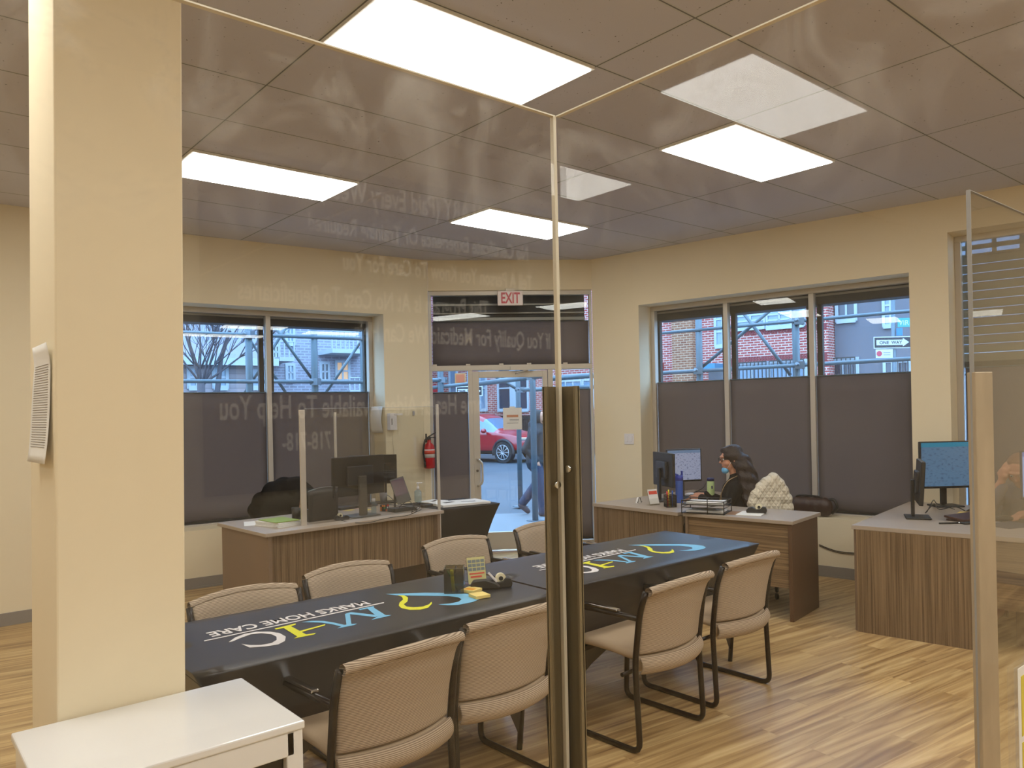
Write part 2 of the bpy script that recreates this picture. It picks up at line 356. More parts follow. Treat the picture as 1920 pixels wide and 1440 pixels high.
class Wall:
    def __init__(s, p, q):
        s.p = Vector((p[0], p[1], 0)); d = Vector((q[0], q[1], 0))-s.p; s.L = d.length; s.u = d.normalized(); s.n = Vector((-s.u.y, s.u.x, 0)); s.ang = math.atan2(s.u.y, s.u.x)
    def pt(s, u, off, z): return s.p+s.u*u+s.n*off+Vector((0, 0, z))
    def q(s, px, py, off=0):
        w = PPL(px, py, s.p+s.n*off, s.n); return (w-s.p).dot(s.u), w.z
C1 = (4.9, 7.28); C2 = (6.43, 6.19)
WL = Wall((1.6, 7.546), C1); WD = Wall(C1, C2); WR = Wall(C2, (7.42, .19))
UE = 9.4   # far end of right wall, behind the camera's right shoulder
#PART2
# ------------------------------------------------------------------ room shell
outl = [(-4.1, -2.95), (8.2, -2.95), (7.95, -2.0), (6.73, 6.28), (6.5, 6.37), (5.08, 7.42), (4.95, 7.6), (1.6, 7.9), (-4.1, 7.75)]
struct(MB().prism(outl, -.12, 0).build('floor', M_FLOOR))
struct(MB().prism(outl, ZC, ZC+.12).build('ceiling', M_CEIL))
TH = .36
w = MB()
w.wbox(WL, 0, .45, 0, TH, 0, ZC).wbox(WL, 2.75, 3.31, 0, TH, 0, ZC).wbox(WL, .45, 2.75, 0, TH, 0, .53).wbox(WL, .45, 2.75, 0, TH, 2.69, ZC)
struct(w.build('wall_left', M_WALL))
struct(MB().span((-4.1, 7.24, 0), (1.62, 7.6, ZC)).build('wall_left_rear', M_WALL))
struct(MB().wbox(WD, -.0, WD.L, -.0, .2, 2.985, ZC).build('wall_front', M_WALL))
w = MB()
w.wbox(WR, 0, .616, 0, TH, 0, ZC).wbox(WR, 3.335, 3.638, 0, TH, 0, ZC).wbox(WR, .616, 3.335, 0, TH, 0, .53).wbox(WR, .616, 3.335, 0, TH, 2.74, ZC)
w.wbox(WR, 3.638, 6.2, 0, TH, 0, .53).wbox(WR, 3.638, 6.2, 0, TH, 3.04, ZC).wbox(WR, 6.2, UE, 0, TH, 0, ZC)
struct(w.build('wall_right', M_WALL))
struct(MB().span((-4.1, -2.95, 0), (8.1, -2.75, ZC)).build('wall_back', M_WALL))
struct(MB().span((-4.2, -2.95, 0), (-4.0, 7.6, ZC)).build('wall_side', M_WALL))
struct(MB().wbox(WL, .0, 3.25, -.012, 0, 0, .1).wbox(WL, .0, 3.25, -.022, -.012, 0, .018).build('baseboard_left', M_BASE))
struct(MB().span((-3.9, 7.226, 0), (1.6, 7.24, .1)).build('baseboard_rear', M_BASE))
struct(MB().wbox(WR, .05, UE-.3, -.012, 0, 0, .1).wbox(WR, .05, UE-.3, -.022, -.012, 0, .018).build('baseboard_right', M_BASE))
# square column, white cabinet in front of it
cl_ = PPL(62, 1340, (.416, 0, 0), (1, 0, 0)).y
sh_ = Vector((math.cos(G), -math.sin(G), 0))
cc = MB(); base = [Vector((.416, 2.60, 0)), Vector((.780, 2.60, 0)), Vector((.780, cl_, 0)), Vector((.416, cl_, 0))]
cc._add([b_-sh_*.012 for b_ in base]+[b_+sh_*.038+Vector((0, 0, ZC)) for b_ in base], [(3, 2, 1, 0), (4, 5, 6, 7), (0, 1, 5, 4), (1, 2, 6, 5), (2, 3, 7, 6), (3, 0, 4, 7)])
struct(cc.build('column', M_WALL, bevel=.006))

def window(n, W, divs, z0, z1, off, name):
    g = sempty(name); f = MB(); fw = .05; o0, o1 = off, off+.07
    u0, u1 = divs[0], divs[-1]
    f.wbox(W, u0, u1, o0, o1, z1-fw, z1).wbox(W, u0, u1, o0, o1, z0, z0+.03)
    for i, u in enumerate(divs):
        a = u if i == 0 else (u-fw if i == len(divs)-1 else u-fw/2); f.wbox(W, a, a+fw, o0, o1, z0+.03, z1-fw)
    f.build('window_frame', M_ALU, g, bevel=.004)
    s = MB().wbox(W, u0, u1, 0.0, o0, z0-.001, z0+.012).build('window_sill', M_WALL, g)
    for i in range(len(divs)-1):
        MB().wbox(W, divs[i]+fw/2, divs[i+1]-fw/2, off+.045, off+.051, z0+.03, z1-fw).build('pane', M_WGLASS, g)
    return g
window(1, WL, [.45, 1.58, 2.75], .53, 2.69, .28, 'window_1')
window(2, WR, [.616, 1.51, 2.40, 3.335], .53, 2.74, .25, 'window_2')
window(3, WR, [3.638, 4.9, 6.2], .53, 3.04, .25, 'window_3')

def blind(W, u0, u1, z0, z1, off, label, group=None):
    t = thing('roller_blind', label, 'blind', W.pt((u0+u1)/2, off, z0), W.ang, group); wd_ = u1-u0; h = z1-z0
    MB().grid(lambda a, b: Vector(((a-.5)*wd_, .002*math.sin(a*9)*math.sin(b*5), b*h)), 12, 8).build('fabric', M_BLIND, t, solid=.0015)
    MB().box((0, 0, h), (wd_, .016, .012)).build('top_rail', M_SCAF, t, bevel=.003)
    MB().box((0, 0, .008), (wd_, .02, .022)).build('bottom_bar', M_BLACK, t)
    return t
gb = 'half raised dark roller blinds'
for (a, b), l in zip([(.503, 1.552), (1.608, 2.697)], ['dark grey blind on the lower left window, left pane beside the column', 'dark grey blind on the lower left window, pane behind the desk monitor']): blind(WL, a, b, .565, 1.85, .315, l)
for (a, b), l in zip([(.669, 1.482), (1.538, 2.372), (2.428, 3.282)], ['dark grey blind behind the lit monitor of the seated woman', 'dark grey blind directly behind the white quilted jacket', 'dark grey blind above the sill right of the handbag']): blind(WR, a, b, .565, 1.885, .29, l)
for (a, b), l in zip([(3.7, 4.86), (4.94, 6.13)], ['dark blind on the far right window behind the leaning monitor', 'dark blind on the far right window behind the seated man']): blind(WR, a, b, .565, 1.9, .29, l)

def housing(W, u0, u1, z0, z1, off, label, group):
    t = thing('shutter_housing', label, 'shutter', W.pt((u0+u1)/2, off, z0), W.ang, group); wd_ = u1-u0; h = z1-z0
    MB().box((0, .1, h/2), (wd_, .2, h)).box((0, -.006, h*.22), (wd_, .012, h*.4)).build('box', M_DARK, t)
    MB().box((0, -.012, h*.47), (wd_, .01, .02)).box((0, -.008, h*.66), (wd_, .008, .012)).build('lip', mat('lip_metal', (150, 142, 132), .4, .4), t)
    for sx in (-1, 1): MB().box((sx*(wd_/2-.03), .02, -1.0), (.05, .05, 2.0)).build('guide_rail', M_DARK, t)
    return t
zl = WL.q(420, 607, .4)[1]; zr = WR.q(1300, 597, .4)[1]
housing(WL, .46, 1.56, zl, 2.72, .37, 'dark shutter box outside the left window, above the bare tree', None)
housing(WL, 1.60, 2.74, zl, 2.72, .37, 'dark shutter box outside the left window, above the balcony', None)
for (a, b), l in zip([(.63, 1.49), (1.53, 2.38), (2.42, 3.33)], ['dark shutter box outside the pane above the seated woman\'s monitor', 'dark shutter box outside the middle pane of the three pane window', 'dark shutter box outside the pane that shows the arrow sign']): housing(WR, a, b, zr, 2.77, .34, l, None)
# far right window: lowered slatted shutter
t = thing('rolling_shutter', 'grey slatted rolling shutter lowered outside the far right window', 'shutter', WR.pt(4.92, .38, 1.95), WR.ang)
sl = MB(); z = 0.0
while z < 1.07:
    if z < .88:
        sl.box((0, 0, z+.035), (2.5, .014, .058)); sl.box((0, .008, z+.07), (2.5, .01, .014)); z += .077
    else:
        for k in range(-6, 7): sl.box((k*.2, 0, z+.036), (.035, .014, .04))
        sl.box((0, 0, z+.008), (2.5, .014, .02)).box((0, 0, z+.066), (2.5, .014, .022)); z += .077
sl.build('slats', mat('shutter_slats', (128, 120, 106), .45, .35), t)
MB().box((0, 0, -.02), (2.5, .03, .05)).build('bottom_rail', M_DARK, t)

# ------------------------------------------------------------------ glazed entrance
g = sempty('door_1'); f = MB(); oo, o1 = .03, .1
L_ = WD.L
f.wbox(WD, 0, L_, oo, o1, 2.935, 2.985).wbox(WD, 0, L_, oo, o1+.03, 2.075, 2.135)
for a, b in [(0.0, .03), (.435, .485), (1.352, 1.41), (L_-.03, L_)]: f.wbox(WD, a, b, oo, o1, 0, 2.075)
f.wbox(WD, 0, .03, oo, o1, 2.135, 2.935).wbox(WD, L_-.03, L_, oo, o1, 2.135, 2.935)
f.wbox(WD, .03, .435, oo, o1, 0, .1).wbox(WD, 1.41, L_-.03, oo, o1, 0, .1)
f.build('door_frame', M_ALU, g, bevel=.003)
MB().wbox(WD, .05, L_-.05, .06, .066, 2.135, 2.935).build('transom_pane', M_WGLASS, g)
MB().wbox(WD, .03, .435, .06, .066, .1, 2.075).wbox(WD, 1.41, L_-.03, .06, .066, .1, 2.075).build('sidelight_pane', M_WGLASS, g)
MB().wbox(WD, .485, .56, .035, .085, .02, 2.065).wbox(WD, 1.29, 1.348, .035, .085, .02, 2.065).wbox(WD, .56, 1.29, .035, .085, 1.99, 2.065).wbox(WD, .56, 1.29, .035, .085, .02, .22).build('door_leaf', M_ALU, g, bevel=.003)
MB().wbox(WD, .56, 1.29, .058, .064, .22, 1.99).build('door_pane', M_WGLASS, g)
h = MB(); a = WD.pt(.535, .035, 1.06); 
h.tube(filleted([WD.pt(.525, .035, .76), WD.pt(.535, -.03, .76), WD.pt(.575, -.04, .80), WD.pt(.575, -.04, 1.02), WD.pt(.535, -.03, 1.06), WD.pt(.525, .035, 1.06)], .03), .013)
h.build('handle', M_ALU, g)
MB().cyl(WD.pt(.522, .036, .93), WD.pt(.522, .02, .93), .014).build('lock', M_CHROME, g)
MB().wbox(WD, .92, 1.18, -.01, .035, 2.07, 2.115).tube([WD.pt(1.12, .0, 2.07), WD.pt(1.0, -.05, 2.04), WD.pt(.98, .0, 2.03)], .008).build('closer', M_ALU, g)
t = thing('roller_blind', 'dark grey blind filling the glass above the entrance door', 'blind', WD.pt(L_/2, .05, 2.135), WD.ang)
hb = WD.q(960, 603, .05)[1]-2.135
MB().grid(lambda a, b: Vector(((a-.5)*(L_-.08), .001*math.sin(a*12), b*hb)), 10, 4).build('fabric', M_BLIND, t, solid=.0015)
MB().box((0, 0, hb), (L_-.08, .012, .012)).build('top_rail', M_BLACK, t)
for x in (-.6, -.25, .3, .7): pass
for x in (-.88, -.5, -.12, .2, .62): MB().box((x, -.02, .008), (.05, .012, .016)).build('clip', M_ALU, t)
t = thing('shutter_housing', 'dark shutter housing outside the glass above the entrance door', 'shutter', WD.pt(L_/2, .22, 2.55), WD.ang)
MB().box((0, .12, .24), (L_-.1, .2, .5)).build('box', M_DARK, t)
MB().box((0, -.01, .0), (L_-.1, .05, .02)).box((0, 0, .13), (L_-.1, .04, .035)).box((0, 0, .2), (L_-.1, .03, .015)).box((0, 0, .3), (L_-.1, .03, .02)).build('lip', MATS['lip_metal'], t)
blind(WD, .033, .431, .11, 1.83, .05, 'tall dark blind beside the entrance door, next to the fire extinguisher')
blind(WD, 1.413, 1.846, .11, 1.84, .05, 'tall dark blind beside the entrance door, right of the near post')

# ------------------------------------------------------------------ ceiling panels
M_GLOW = mat('panel_glow', (255, 255, 255), .6, emit=(253, 254, 249), es=PANEL)
pl = thing('ceiling_light', 'largest and nearest ceiling light panel, at the top edge above the glass corner', 'ceiling light', (2.225, 2.96, ZC-.02), 0, 'recessed ceiling light panels')
MB().box((0, 0, .012), (1.2, .59, .016)).build('frame', mat('panel_frame', (235, 232, 226), .5), pl)
MB().box((0, 0, .002), (1.17, .56, .006)).build('diffuser', M_GLOW, pl)
for (x, y), l in {(4.65, 2.96): 'ceiling light panel right of the glass corner, above the second table', (4.65, 5.36): 'ceiling light panel nearest the entrance, cut by the glass corner edge', (2.225, 5.36): 'ceiling light panel beside the column, above the left desk',
                  (-2.63, 2.36): 'ceiling light panel mirrored in the right acrylic pane', (-2.63, 4.16): 'ceiling light panel mirrored small beside the glass corner edge',
                  (-.2, 2.96): 'unseen ceiling light panel left of the column', (-.2, 5.36): 'unseen ceiling light panel by the rear wall', (2.225, .56): 'unseen ceiling light panel over the near pane', (4.65, .56): 'unseen ceiling light panel over the right counter', (-.2, .56): 'unseen ceiling light panel above the photographer',
                  (-.2, -1.24): 'unseen ceiling light panel by the back banner', (1.01, -1.24): 'added unseen light panel that brightens the banner letters', (3.44, -1.24): 'second added unseen light panel, brightening the banner from the right', (2.225, -1.24): 'unseen ceiling light panel before the back wall', (4.65, -1.24): 'unseen ceiling light panel in the back right corner', (6.4, -.04): 'unseen ceiling light panel above the right counter aisle'}.items():  # the two extra panels by the banner are added to brighten its letters
    dup(pl, (x, y, ZC-.02), 0, l)
t = thing('exit_sign', 'white exit sign with red letters hanging above the door', 'exit sign', WD.pt(.93, -.06, 2.80), WD.ang)
MB().box((0, 0, .085), (.29, .035, .17)).build('housing', mat('sign_white', (236, 222, 218), .4), t, bevel=.012)
MB().box((0, .02, .18), (.1, .05, .03)).build('mount', M_WMET, t)
text_obj('lettering', 'EXIT', .17, M_RED, t, Matrix.Translation((0, -.0185, .028)) @ Matrix.Rotation(PI/2, 4, 'X'), .62, .0006, 'CENTER', .004)
# banner on the wall behind the camera: it is what the near pane mirrors
t = thing('wall_banner', 'dark banner with white lettering, seen only mirrored in the left acrylic pane', 'banner', (2.75, -2.74, 0))
MB().span((-1.42, -.004, 1.2), (2.2, .004, 3.05)).build('sheet', mat('banner_dark', (44, 38, 34), .8), t)
ML = mat('banner_letters', (255, 250, 238), .7, emit=(255, 246, 228), es=.9)   # emission added so the mirrored letters show in the pane
def bl(x, z, s, size=.145, al='RIGHT'):   # x: world x of the last letter's end
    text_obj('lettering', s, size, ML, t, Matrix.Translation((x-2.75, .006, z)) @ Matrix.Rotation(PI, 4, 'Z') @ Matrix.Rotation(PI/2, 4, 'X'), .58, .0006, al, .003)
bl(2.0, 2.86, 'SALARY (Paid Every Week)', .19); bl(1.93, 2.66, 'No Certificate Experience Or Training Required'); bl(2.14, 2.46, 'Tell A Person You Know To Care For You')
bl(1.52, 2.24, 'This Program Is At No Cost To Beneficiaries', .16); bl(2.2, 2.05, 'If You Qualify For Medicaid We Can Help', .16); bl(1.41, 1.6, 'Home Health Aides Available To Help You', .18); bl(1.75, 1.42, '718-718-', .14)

# ------------------------------------------------------------------ acrylic partitions near the camera
XP = .63; YP = .66; ZG = 1.965
t = thing('acrylic_screen', 'large clear acrylic pane left of the metal corner post, with mirrored lettering', 'screen', (0, 0, 0))
MB().span((-1.3, YP, .9), (XP-.004, YP+.005, ZG)).build('pane', M_PANE, t)
MB().span((-1.3, YP-.0003, ZG), (XP, YP+.0053, ZG+.0015)).span((XP-.0035, YP-.0005, .9), (XP+.0008, YP+.0055, ZG)).build('polished_edge', M_EDGE, t)
t = thing('acrylic_screen', 'large clear acrylic pane right of the metal corner post, mirroring a ceiling light', 'screen', (0, 0, 0))
MB().span((XP+.001, -1.2, .9), (XP+.006, YP-.002, ZG)).build('pane', M_PANE, t)
MB().span((XP+.0007, -1.2, ZG), (XP+.0063, YP, ZG+.0015)).build('polished_edge', M_EDGE, t)
t = thing('corner_post', 'dull bronze metal corner post with two bolts holding the near acrylic panes', 'post', (XP, YP, 0))
cz = P(1056, 727, 1.65).z
m = MB().box((-.0085, .0075, .823), (.027, .003, 1.646)).box((-.0205, .0045, .823), (.003, .006, 1.646)); m.build('angle_bar', M_ALUD, t)
m = MB().box((.0075, -.0085, .823), (.003, .027, 1.646)).box((.0045, -.0205, .823), (.006, .003, 1.646)); m.build('angle_bar', M_ALUD, t)
for p, n_ in (((1043, 909)), (0, -1, 0)), (((1068, 879)), (-1, 0, 0)): pass
b = MB()
q1 = PPL(1043, 909, (0, YP-.002, 0), (0, 1, 0))-Vector((XP, YP, 0)); b.cyl(q1, q1+Vector((0, -.004, 0)), .0042, 12)
b.build('bolt', M_CHROME, t)
b = MB(); q2 = PPL(1068, 879, (XP-.002, 0, 0), (1, 0, 0))-Vector((XP, YP, 0)); b.cyl(q2, q2+Vector((-.004, 0, 0)), .0042, 12); b.build('bolt', M_CHROME, t)
# second partition at the right
d2 = 1.36; q = PD(1822, 700, d2)
t = thing('acrylic_screen', 'clear acrylic panel standing in the wide post at the right edge', 'screen', (q.x, q.y, 0))
zt2 = PD(1822, 357, d2).z
MB().span((0.002, -.003, .9), (.85, .003, zt2)).build('pane', M_PANE2, t)
MB().span((0, -.0035, .9), (.002, .0035, zt2)).span((0, -.003, zt2), (.85, .003, zt2+.001)).build('polished_edge', mat('grey_edge', (150, 150, 150), .3), t)
t2 = thing('partition_post', 'wide worn aluminium post at the right edge of the view', 'post', (q.x, q.y, 0), math.radians(-33))
MB().box((.017, -.006, 1.669/2), (.034, .004, 1.669)).box((.0015, .003, 1.669/2), (.003, .02, 1.669)).box((.0325, .003, 1.669/2), (.003, .02, 1.669)).build('channel', mat('worn_aluminium', (178, 162, 138), .5, .25, var=((30, 30, 6), .12)), t2, bevel=.0015)
pa = PPL(1908, 1255, (0, q.y-.006, 0), (0, 1, 0))
t = thing('yellow_notice', 'white sheet with yellow panels at the bottom right edge', 'notice', pa, 0)
MB().box((.1, 0, -.14), (.2, .001, .28)).build('sheet', M_PAPER, t)
MB().box((.1, -.001, -.075), (.17, .001, .115)).box((.1, -.001, -.205), (.17, .001, .12)).build('printed_panel', mat('mustard', (214, 196, 70), .7), t)

# white cabinet against the column
t = thing('white_cabinet', 'glossy white low cabinet standing against the beige column', 'cabinet', (.63, 2.35, 0))
MB().box((0, 0, .722), (.66, .49, .024)).build('top', M_WHITE, t, bevel=.005)
MB().box((0, .235, .355), (.64, .01, .71)).box((-.315, 0, .355), (.012, .47, .71)).box((.315, 0, .355), (.012, .47, .71)).box((0, -.225, .675), (.6, .03, .07)).box((-.3, -.225, .355), (.05, .03, .71)).box((.3, -.225, .355), (.05, .03, .71)).build('body', M_WHITE, t, bevel=.004)
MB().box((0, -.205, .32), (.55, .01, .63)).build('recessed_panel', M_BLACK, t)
# list taped to the side of the column
pp = PPL(66, 660, (.42, 0, 0), (1, 0, 0)); q2_ = PPL(94, 656, (.42, 0, 0), (1, 0, 0))
t = thing('paper_list', 'curled long paper list taped to the narrow side of the column', 'paper', (.428, (pp.y+q2_.y)/2, 1.668))
W_ = abs(pp.y-q2_.y)*.95; Hh = .36
def curl(a, b): return Vector((-.006-.022*(1-b)**3*(1+.4*a)-.01*math.sin(b*PI)*a-.012*(b > .85)*(b-.85)*6, (a-.5)*W_+.012*math.sin(b*3), (b-.5)*Hh))
MB().grid(curl, 6, 16).build('sheet', M_PAPER, t, solid=.0006)
r = MB()
for k in range(34):
    b_ = .13+k*.021
    r.grid(lambda a, b: curl(.1+a*.8, b_+b*.005)+Vector((-.0012, 0, 0)), 4, 1)
r.build('ruled_lines', mat('grey_ink', (120, 110, 100), .8), t, solid=.0003)

# ------------------------------------------------------------------ tables with printed stretch covers
def stretch_cover(L, Wd, z, inset, m, parent=None, name='tablecloth', flare=.0, pinch=.06, arch=.42):
    hx, hy = L/2, Wd/2; mb = MB(); n = 14
    def side(a, b, a2, b2):
        a, b, a2, b2 = map(Vector, (a, b, a2, b2))
        def f(s, t):
            top = a.lerp(b, s); low = a2.lerp(b2, s); ar = arch*(math.sin(PI*s)**.45)
            tt = t*(1-ar/z*.98); p = top.lerp(low, tt); cen = Vector((0, 0, p.z)); d = (p-cen); d.z = 0
            return p-d*(pinch*math.sin(PI*tt)*1.3)
        mb.grid(f, n, 10)
    T = [(-hx, -hy, z), (hx, -hy, z), (hx, hy, z), (-hx, hy, z)]; i = inset
    Bm = [(-hx+i, -hy+i, 0.002), (hx-i, -hy+i, 0.002), (hx-i, hy-i, .002), (-hx+i, hy-i, .002)]
    for k in range(4): side(T[k], T[(k+1) % 4], Bm[k], Bm[(k+1) % 4])
    mb.grid(lambda a, b: Vector((-hx+a*L, -hy+b*Wd, z)), n, 10)
    bmesh.ops.remove_doubles(mb.bm, verts=mb.bm.verts, dist=.0008)
    o = mb.build(name, m, parent); k = o.modifiers.new('b', 'BEVEL'); k.width = .012; k.segments = 3; k.limit_method = 'ANGLE'; k.angle_limit = math.radians(50)
    return o
LOGO = {
'C':[(0.166, 0.329), (0.207, 0.372), (0.252, 0.394), (0.299, 0.389), (0.34, 0.352), (0.36, 0.303), (0.358, 0.24), (0.332, 0.188), (0.294, 0.162), (0.253, 0.17), (0.198, 0.2), (0.192, 0.268), (0.212, 0.228), (0.242, 0.201), (0.282, 0.197), (0.313, 0.222), (0.331, 0.266), (0.33, 0.312), (0.305, 0.357), (0.267, 0.371), (0.217, 0.349), (0.177, 0.325)],
'H1':[(0.372, 0.381), (0.469, 0.394), (0.46, 0.375), (0.433, 0.367), (0.408, 0.361), (0.372, 0.368)],
'H2':[(0.403, 0.362), (0.436, 0.367), (0.43, 0.204), (0.392, 0.204)],
'H3':[(0.372, 0.194), (0.395, 0.21), (0.433, 0.21), (0.468, 0.202), (0.455, 0.189)],
'H4':[(0.413, 0.272), (0.555, 0.294), (0.545, 0.279), (0.413, 0.252)],
'M1':[(0.497, 0.392), (0.537, 0.382), (0.573, 0.343), (0.593, 0.288), (0.611, 0.215), (0.588, 0.212), (0.574, 0.276), (0.552, 0.329), (0.526, 0.36)],
'M2':[(0.562, 0.201), (0.601, 0.224), (0.624, 0.227), (0.654, 0.207), (0.635, 0.197)],
'M3':[(0.691, 0.381), (0.718, 0.39), (0.634, 0.217), (0.613, 0.219)],
'M4':[(0.697, 0.386), (0.726, 0.392), (0.787, 0.263), (0.764, 0.242)],
'M5':[(0.812, 0.405), (0.842, 0.412), (0.811, 0.24), (0.772, 0.244)],
'M6':[(0.776, 0.415), (0.851, 0.414), (0.843, 0.393), (0.773, 0.396)],
'M7':[(0.729, 0.216), (0.777, 0.246), (0.811, 0.24), (0.828, 0.222), (0.805, 0.218)],
'U':[(0.1, 0.417), (0.922, 0.444), (0.916, 0.43), (0.098, 0.406)],
'S':[(1.04, 0.512), (1.062, 0.49), (1.051, 0.439), (1.01, 0.379), (0.968, 0.344), (0.955, 0.3), (0.972, 0.265), (1.009, 0.247), (1.051, 0.262), (1.086, 0.293), (1.068, 0.263), (1.015, 0.215), (0.97, 0.212), (0.935, 0.243), (0.924, 0.294), (0.94, 0.342), (0.972, 0.386), (1.014, 0.423), (1.038, 0.472)],
'W':[(3.713, 3.296), (3.858, 3.186), (3.972, 3.065), (4.004, 3.001), (4.007, 2.939), (3.975, 2.896), (3.917, 2.874), (3.841, 2.88), (3.803, 2.907), (3.781, 2.948), (3.828, 2.926), (3.877, 2.925), (3.911, 2.95), (3.925, 2.993), (3.907, 3.045), (3.814, 3.15), (3.735, 3.238)]}
LOGO['W'] = [(x-2.70, y-2.72) for x, y in LOGO['W']]
def cover_with_logo(cx, cy, L, Wd, ox, oy, label, lab2):
    tb = thing('folding_table', lab2, 'table', (cx, cy, 0), 0)
    MB().box((0, 0, .718), (L-.03, Wd-.03, .03)).build('tabletop', mat('table_plastic', (60, 60, 62), .6), tb)
    for sx in (-1, 1):
        for sy in (-1, 1): MB().cyl((sx*(L/2-.16), sy*(Wd/2-.13), .003), (sx*(L/2-.12), sy*(Wd/2-.09), .705), .014).build('leg', M_FRAME, tb)
    t = thing('tablecloth', label, 'tablecloth', (cx, cy, 0), 0)
    stretch_cover(L, Wd, .74, .13, M_CLOTH, t, 'cover')
    parts = {'C': M_WPR, 'H': M_YEL, 'M': M_BLUE, 'U': M_WPR, 'S': M_YEL, 'W': M_BLUE}; nm = {'C': 'letter_c', 'H': 'letter_h', 'M': 'letter_m', 'U': 'underline', 'S': 'yellow_swirl', 'W': 'blue_swoosh'}
    for key, m in parts.items():
        mb = MB()
        for k, p in LOGO.items():
            if k[0] == key: mb.prism([(x+ox-cx, y+oy-cy) for x, y in p], .7408, .7414+.0001*ord(k[-1])/60)
        o = mb.build(nm[key], m, t)
    text_obj('lettering', 'MARKS HOME CARE', .104, M_WPR, t, Matrix.Translation((ox+.868-cx, oy+.530-cy, .7408)) @ Matrix.Rotation(PI+.015, 4, 'Z'), .775, .0006, 'LEFT', .0015)
    return t
cover_with_logo(1.68, 3.06, 1.68, .76, .9, 2.68, 'black stretch cloth with printed logo on the nearer table, beside the column', 'folding table under the nearer black printed cloth')
cover_with_logo(3.43, 3.12, 1.78, .77, 2.70, 2.72, 'black stretch cloth with printed logo on the farther table, reflecting blue daylight', 'folding table under the farther black printed cloth')

# ------------------------------------------------------------------ sled base armchairs
def make_chair(label):
    t = thing('sled_chair', label, 'chair', (0, 0, 0), 0, 'sled base armchairs around the covered tables')
    hw = .262
    for s in (-1, 1):
        x = s*hw
        pts = filleted([(x, -.05, .765), (x, -.012, .66), (x, .02, .42), (x, .0, .012), (x, .50, .012), (x, .47, .60), (x, .40, .635), (x, .0, .635)], .05, 4)
        MB().tube(pts, .0145, 8).build('side_frame', M_FRAME, t)
        MB().box((x, .24, .655), (.03, .26, .012)).build('armrest', M_CHROME if s < 0 else M_FRAME, t, bevel=.005)
    MB().cyl((-hw, .1, .35), (hw, .1, .35), .01).build('cross_bar', M_FRAME, t); MB().cyl((-hw, .42, .385), (hw, .42, .385), .01).build('cross_bar', M_FRAME, t)
    def back(a, b):
        u = a*2-1; bow = -.062*(1-u*u)*(1-.28*b); y = .028-.05*b**2-.025*b+bow
        z = .455+b*.315+.022*b*b*(1-u*u); w_ = .245+.012*b**3
        if b > .9: y -= (b-.9)*.18; z -= (b-.9)*.08
        return Vector((u*w_, y, z))
    MB().grid(back, 14, 14).build('backrest', M_FAB, t, solid=.034, sub=1)
    MB().grid(lambda a, b: Vector(((a*2-1)*.258, -.052-.044*(1-(a*2-1)**2)-.012+.030*math.cos(b*2*PI)*.75, .768+.022*(1-(a*2-1)**2)+.02*math.sin(b*2*PI))), 14, 8).build('back_roll', M_FAB, t)
    def seat(a, b):
        u = a*2-1; bow = -.058*(1-u*u)
        if b < .18: q = b/.18; return Vector((u*.245, .03+bow-.012*math.sin(q*PI/2)+.03*(1-q), .375+q*.062))
        q = (b-.18)/.82; return Vector((u*(.245-.005*q), .018+bow*(1-q)+q*.47, .437+.012*math.sin(q*PI)+.01*q-.05*max(0, q-.88)/.12))
    MB().grid(seat, 12, 16).build('seat', M_SEAT, t, solid=.04, sub=1)
    MB().grid(lambda a, b: Vector(((a*2-1)*.252, .012-.066*(1-(a*2-1)**2)-.004-.022*math.sin(b*PI), .37+b*.082)), 14, 6).build('seat_roll', M_FAB, t, solid=.012, sub=1)
    return t
ch0 = make_chair('nearest beige chair, back turned to us beside the white cabinet')
ch0.location = (1.45, 2.41, 0); ch0.rotation_euler = (0, 0, math.radians(4))
for (x, y, r), l in {(2.035, 2.50, 2): 'beige chair with its back to us, just left of the metal corner post', (2.995, 2.395, 3): 'beige chair just right of the metal corner post, seat in view',
                     (3.71, 2.465, 1): 'beige chair with its back to us, farthest right at the table', (1.355, 3.53, 182): 'beige chair across the table, nearest the column',
                     (1.98, 3.70, 183): 'beige chair across the table, second from the column', (2.89, 3.97, 184): 'beige chair across the table behind the pen cup and calendar', (3.70, 4.03, 178): 'beige chair across the table in front of the glass door'}.items():
    dup(ch0, (x, y, 0), math.radians(r), l)

# ------------------------------------------------------------------ desks
ZT = .75
def desk_box(name, label, parts, loc=(0, 0, 0), rz=0):
    t = thing(name, label, 'desk', loc, rz)
    for nm, m, boxes, bv in parts:
        mb = MB()
        for a, b in boxes: mb.span(a, b)
        mb.build(nm, m, t, bevel=bv)
    return t
# left desk
desk_box('office_desk', 'grey topped wood grain desk at the left, below the left window', [
    ('desk_top', M_TOP, [((-.03, -.02, ZT-.028), (1.62, .86, ZT))], .004),
    ('side_panel', M_SIDE, [((0, 0, 0), (.03, .84, ZT-.029))], .002), ('side_panel', M_SIDE, [((1.56, 0, 0), (1.59, .84, ZT-.029))], .002),
    ('modesty_panel', M_LAMV, [((.031, .05, .30), (1.559, .068, ZT-.03))], 0),
    ('drawer_pedestal', M_SIDE, [((.05, .3, .02), (.45, .82, .68))], .003)], (2.25, 5.50, 0), math.radians(3))
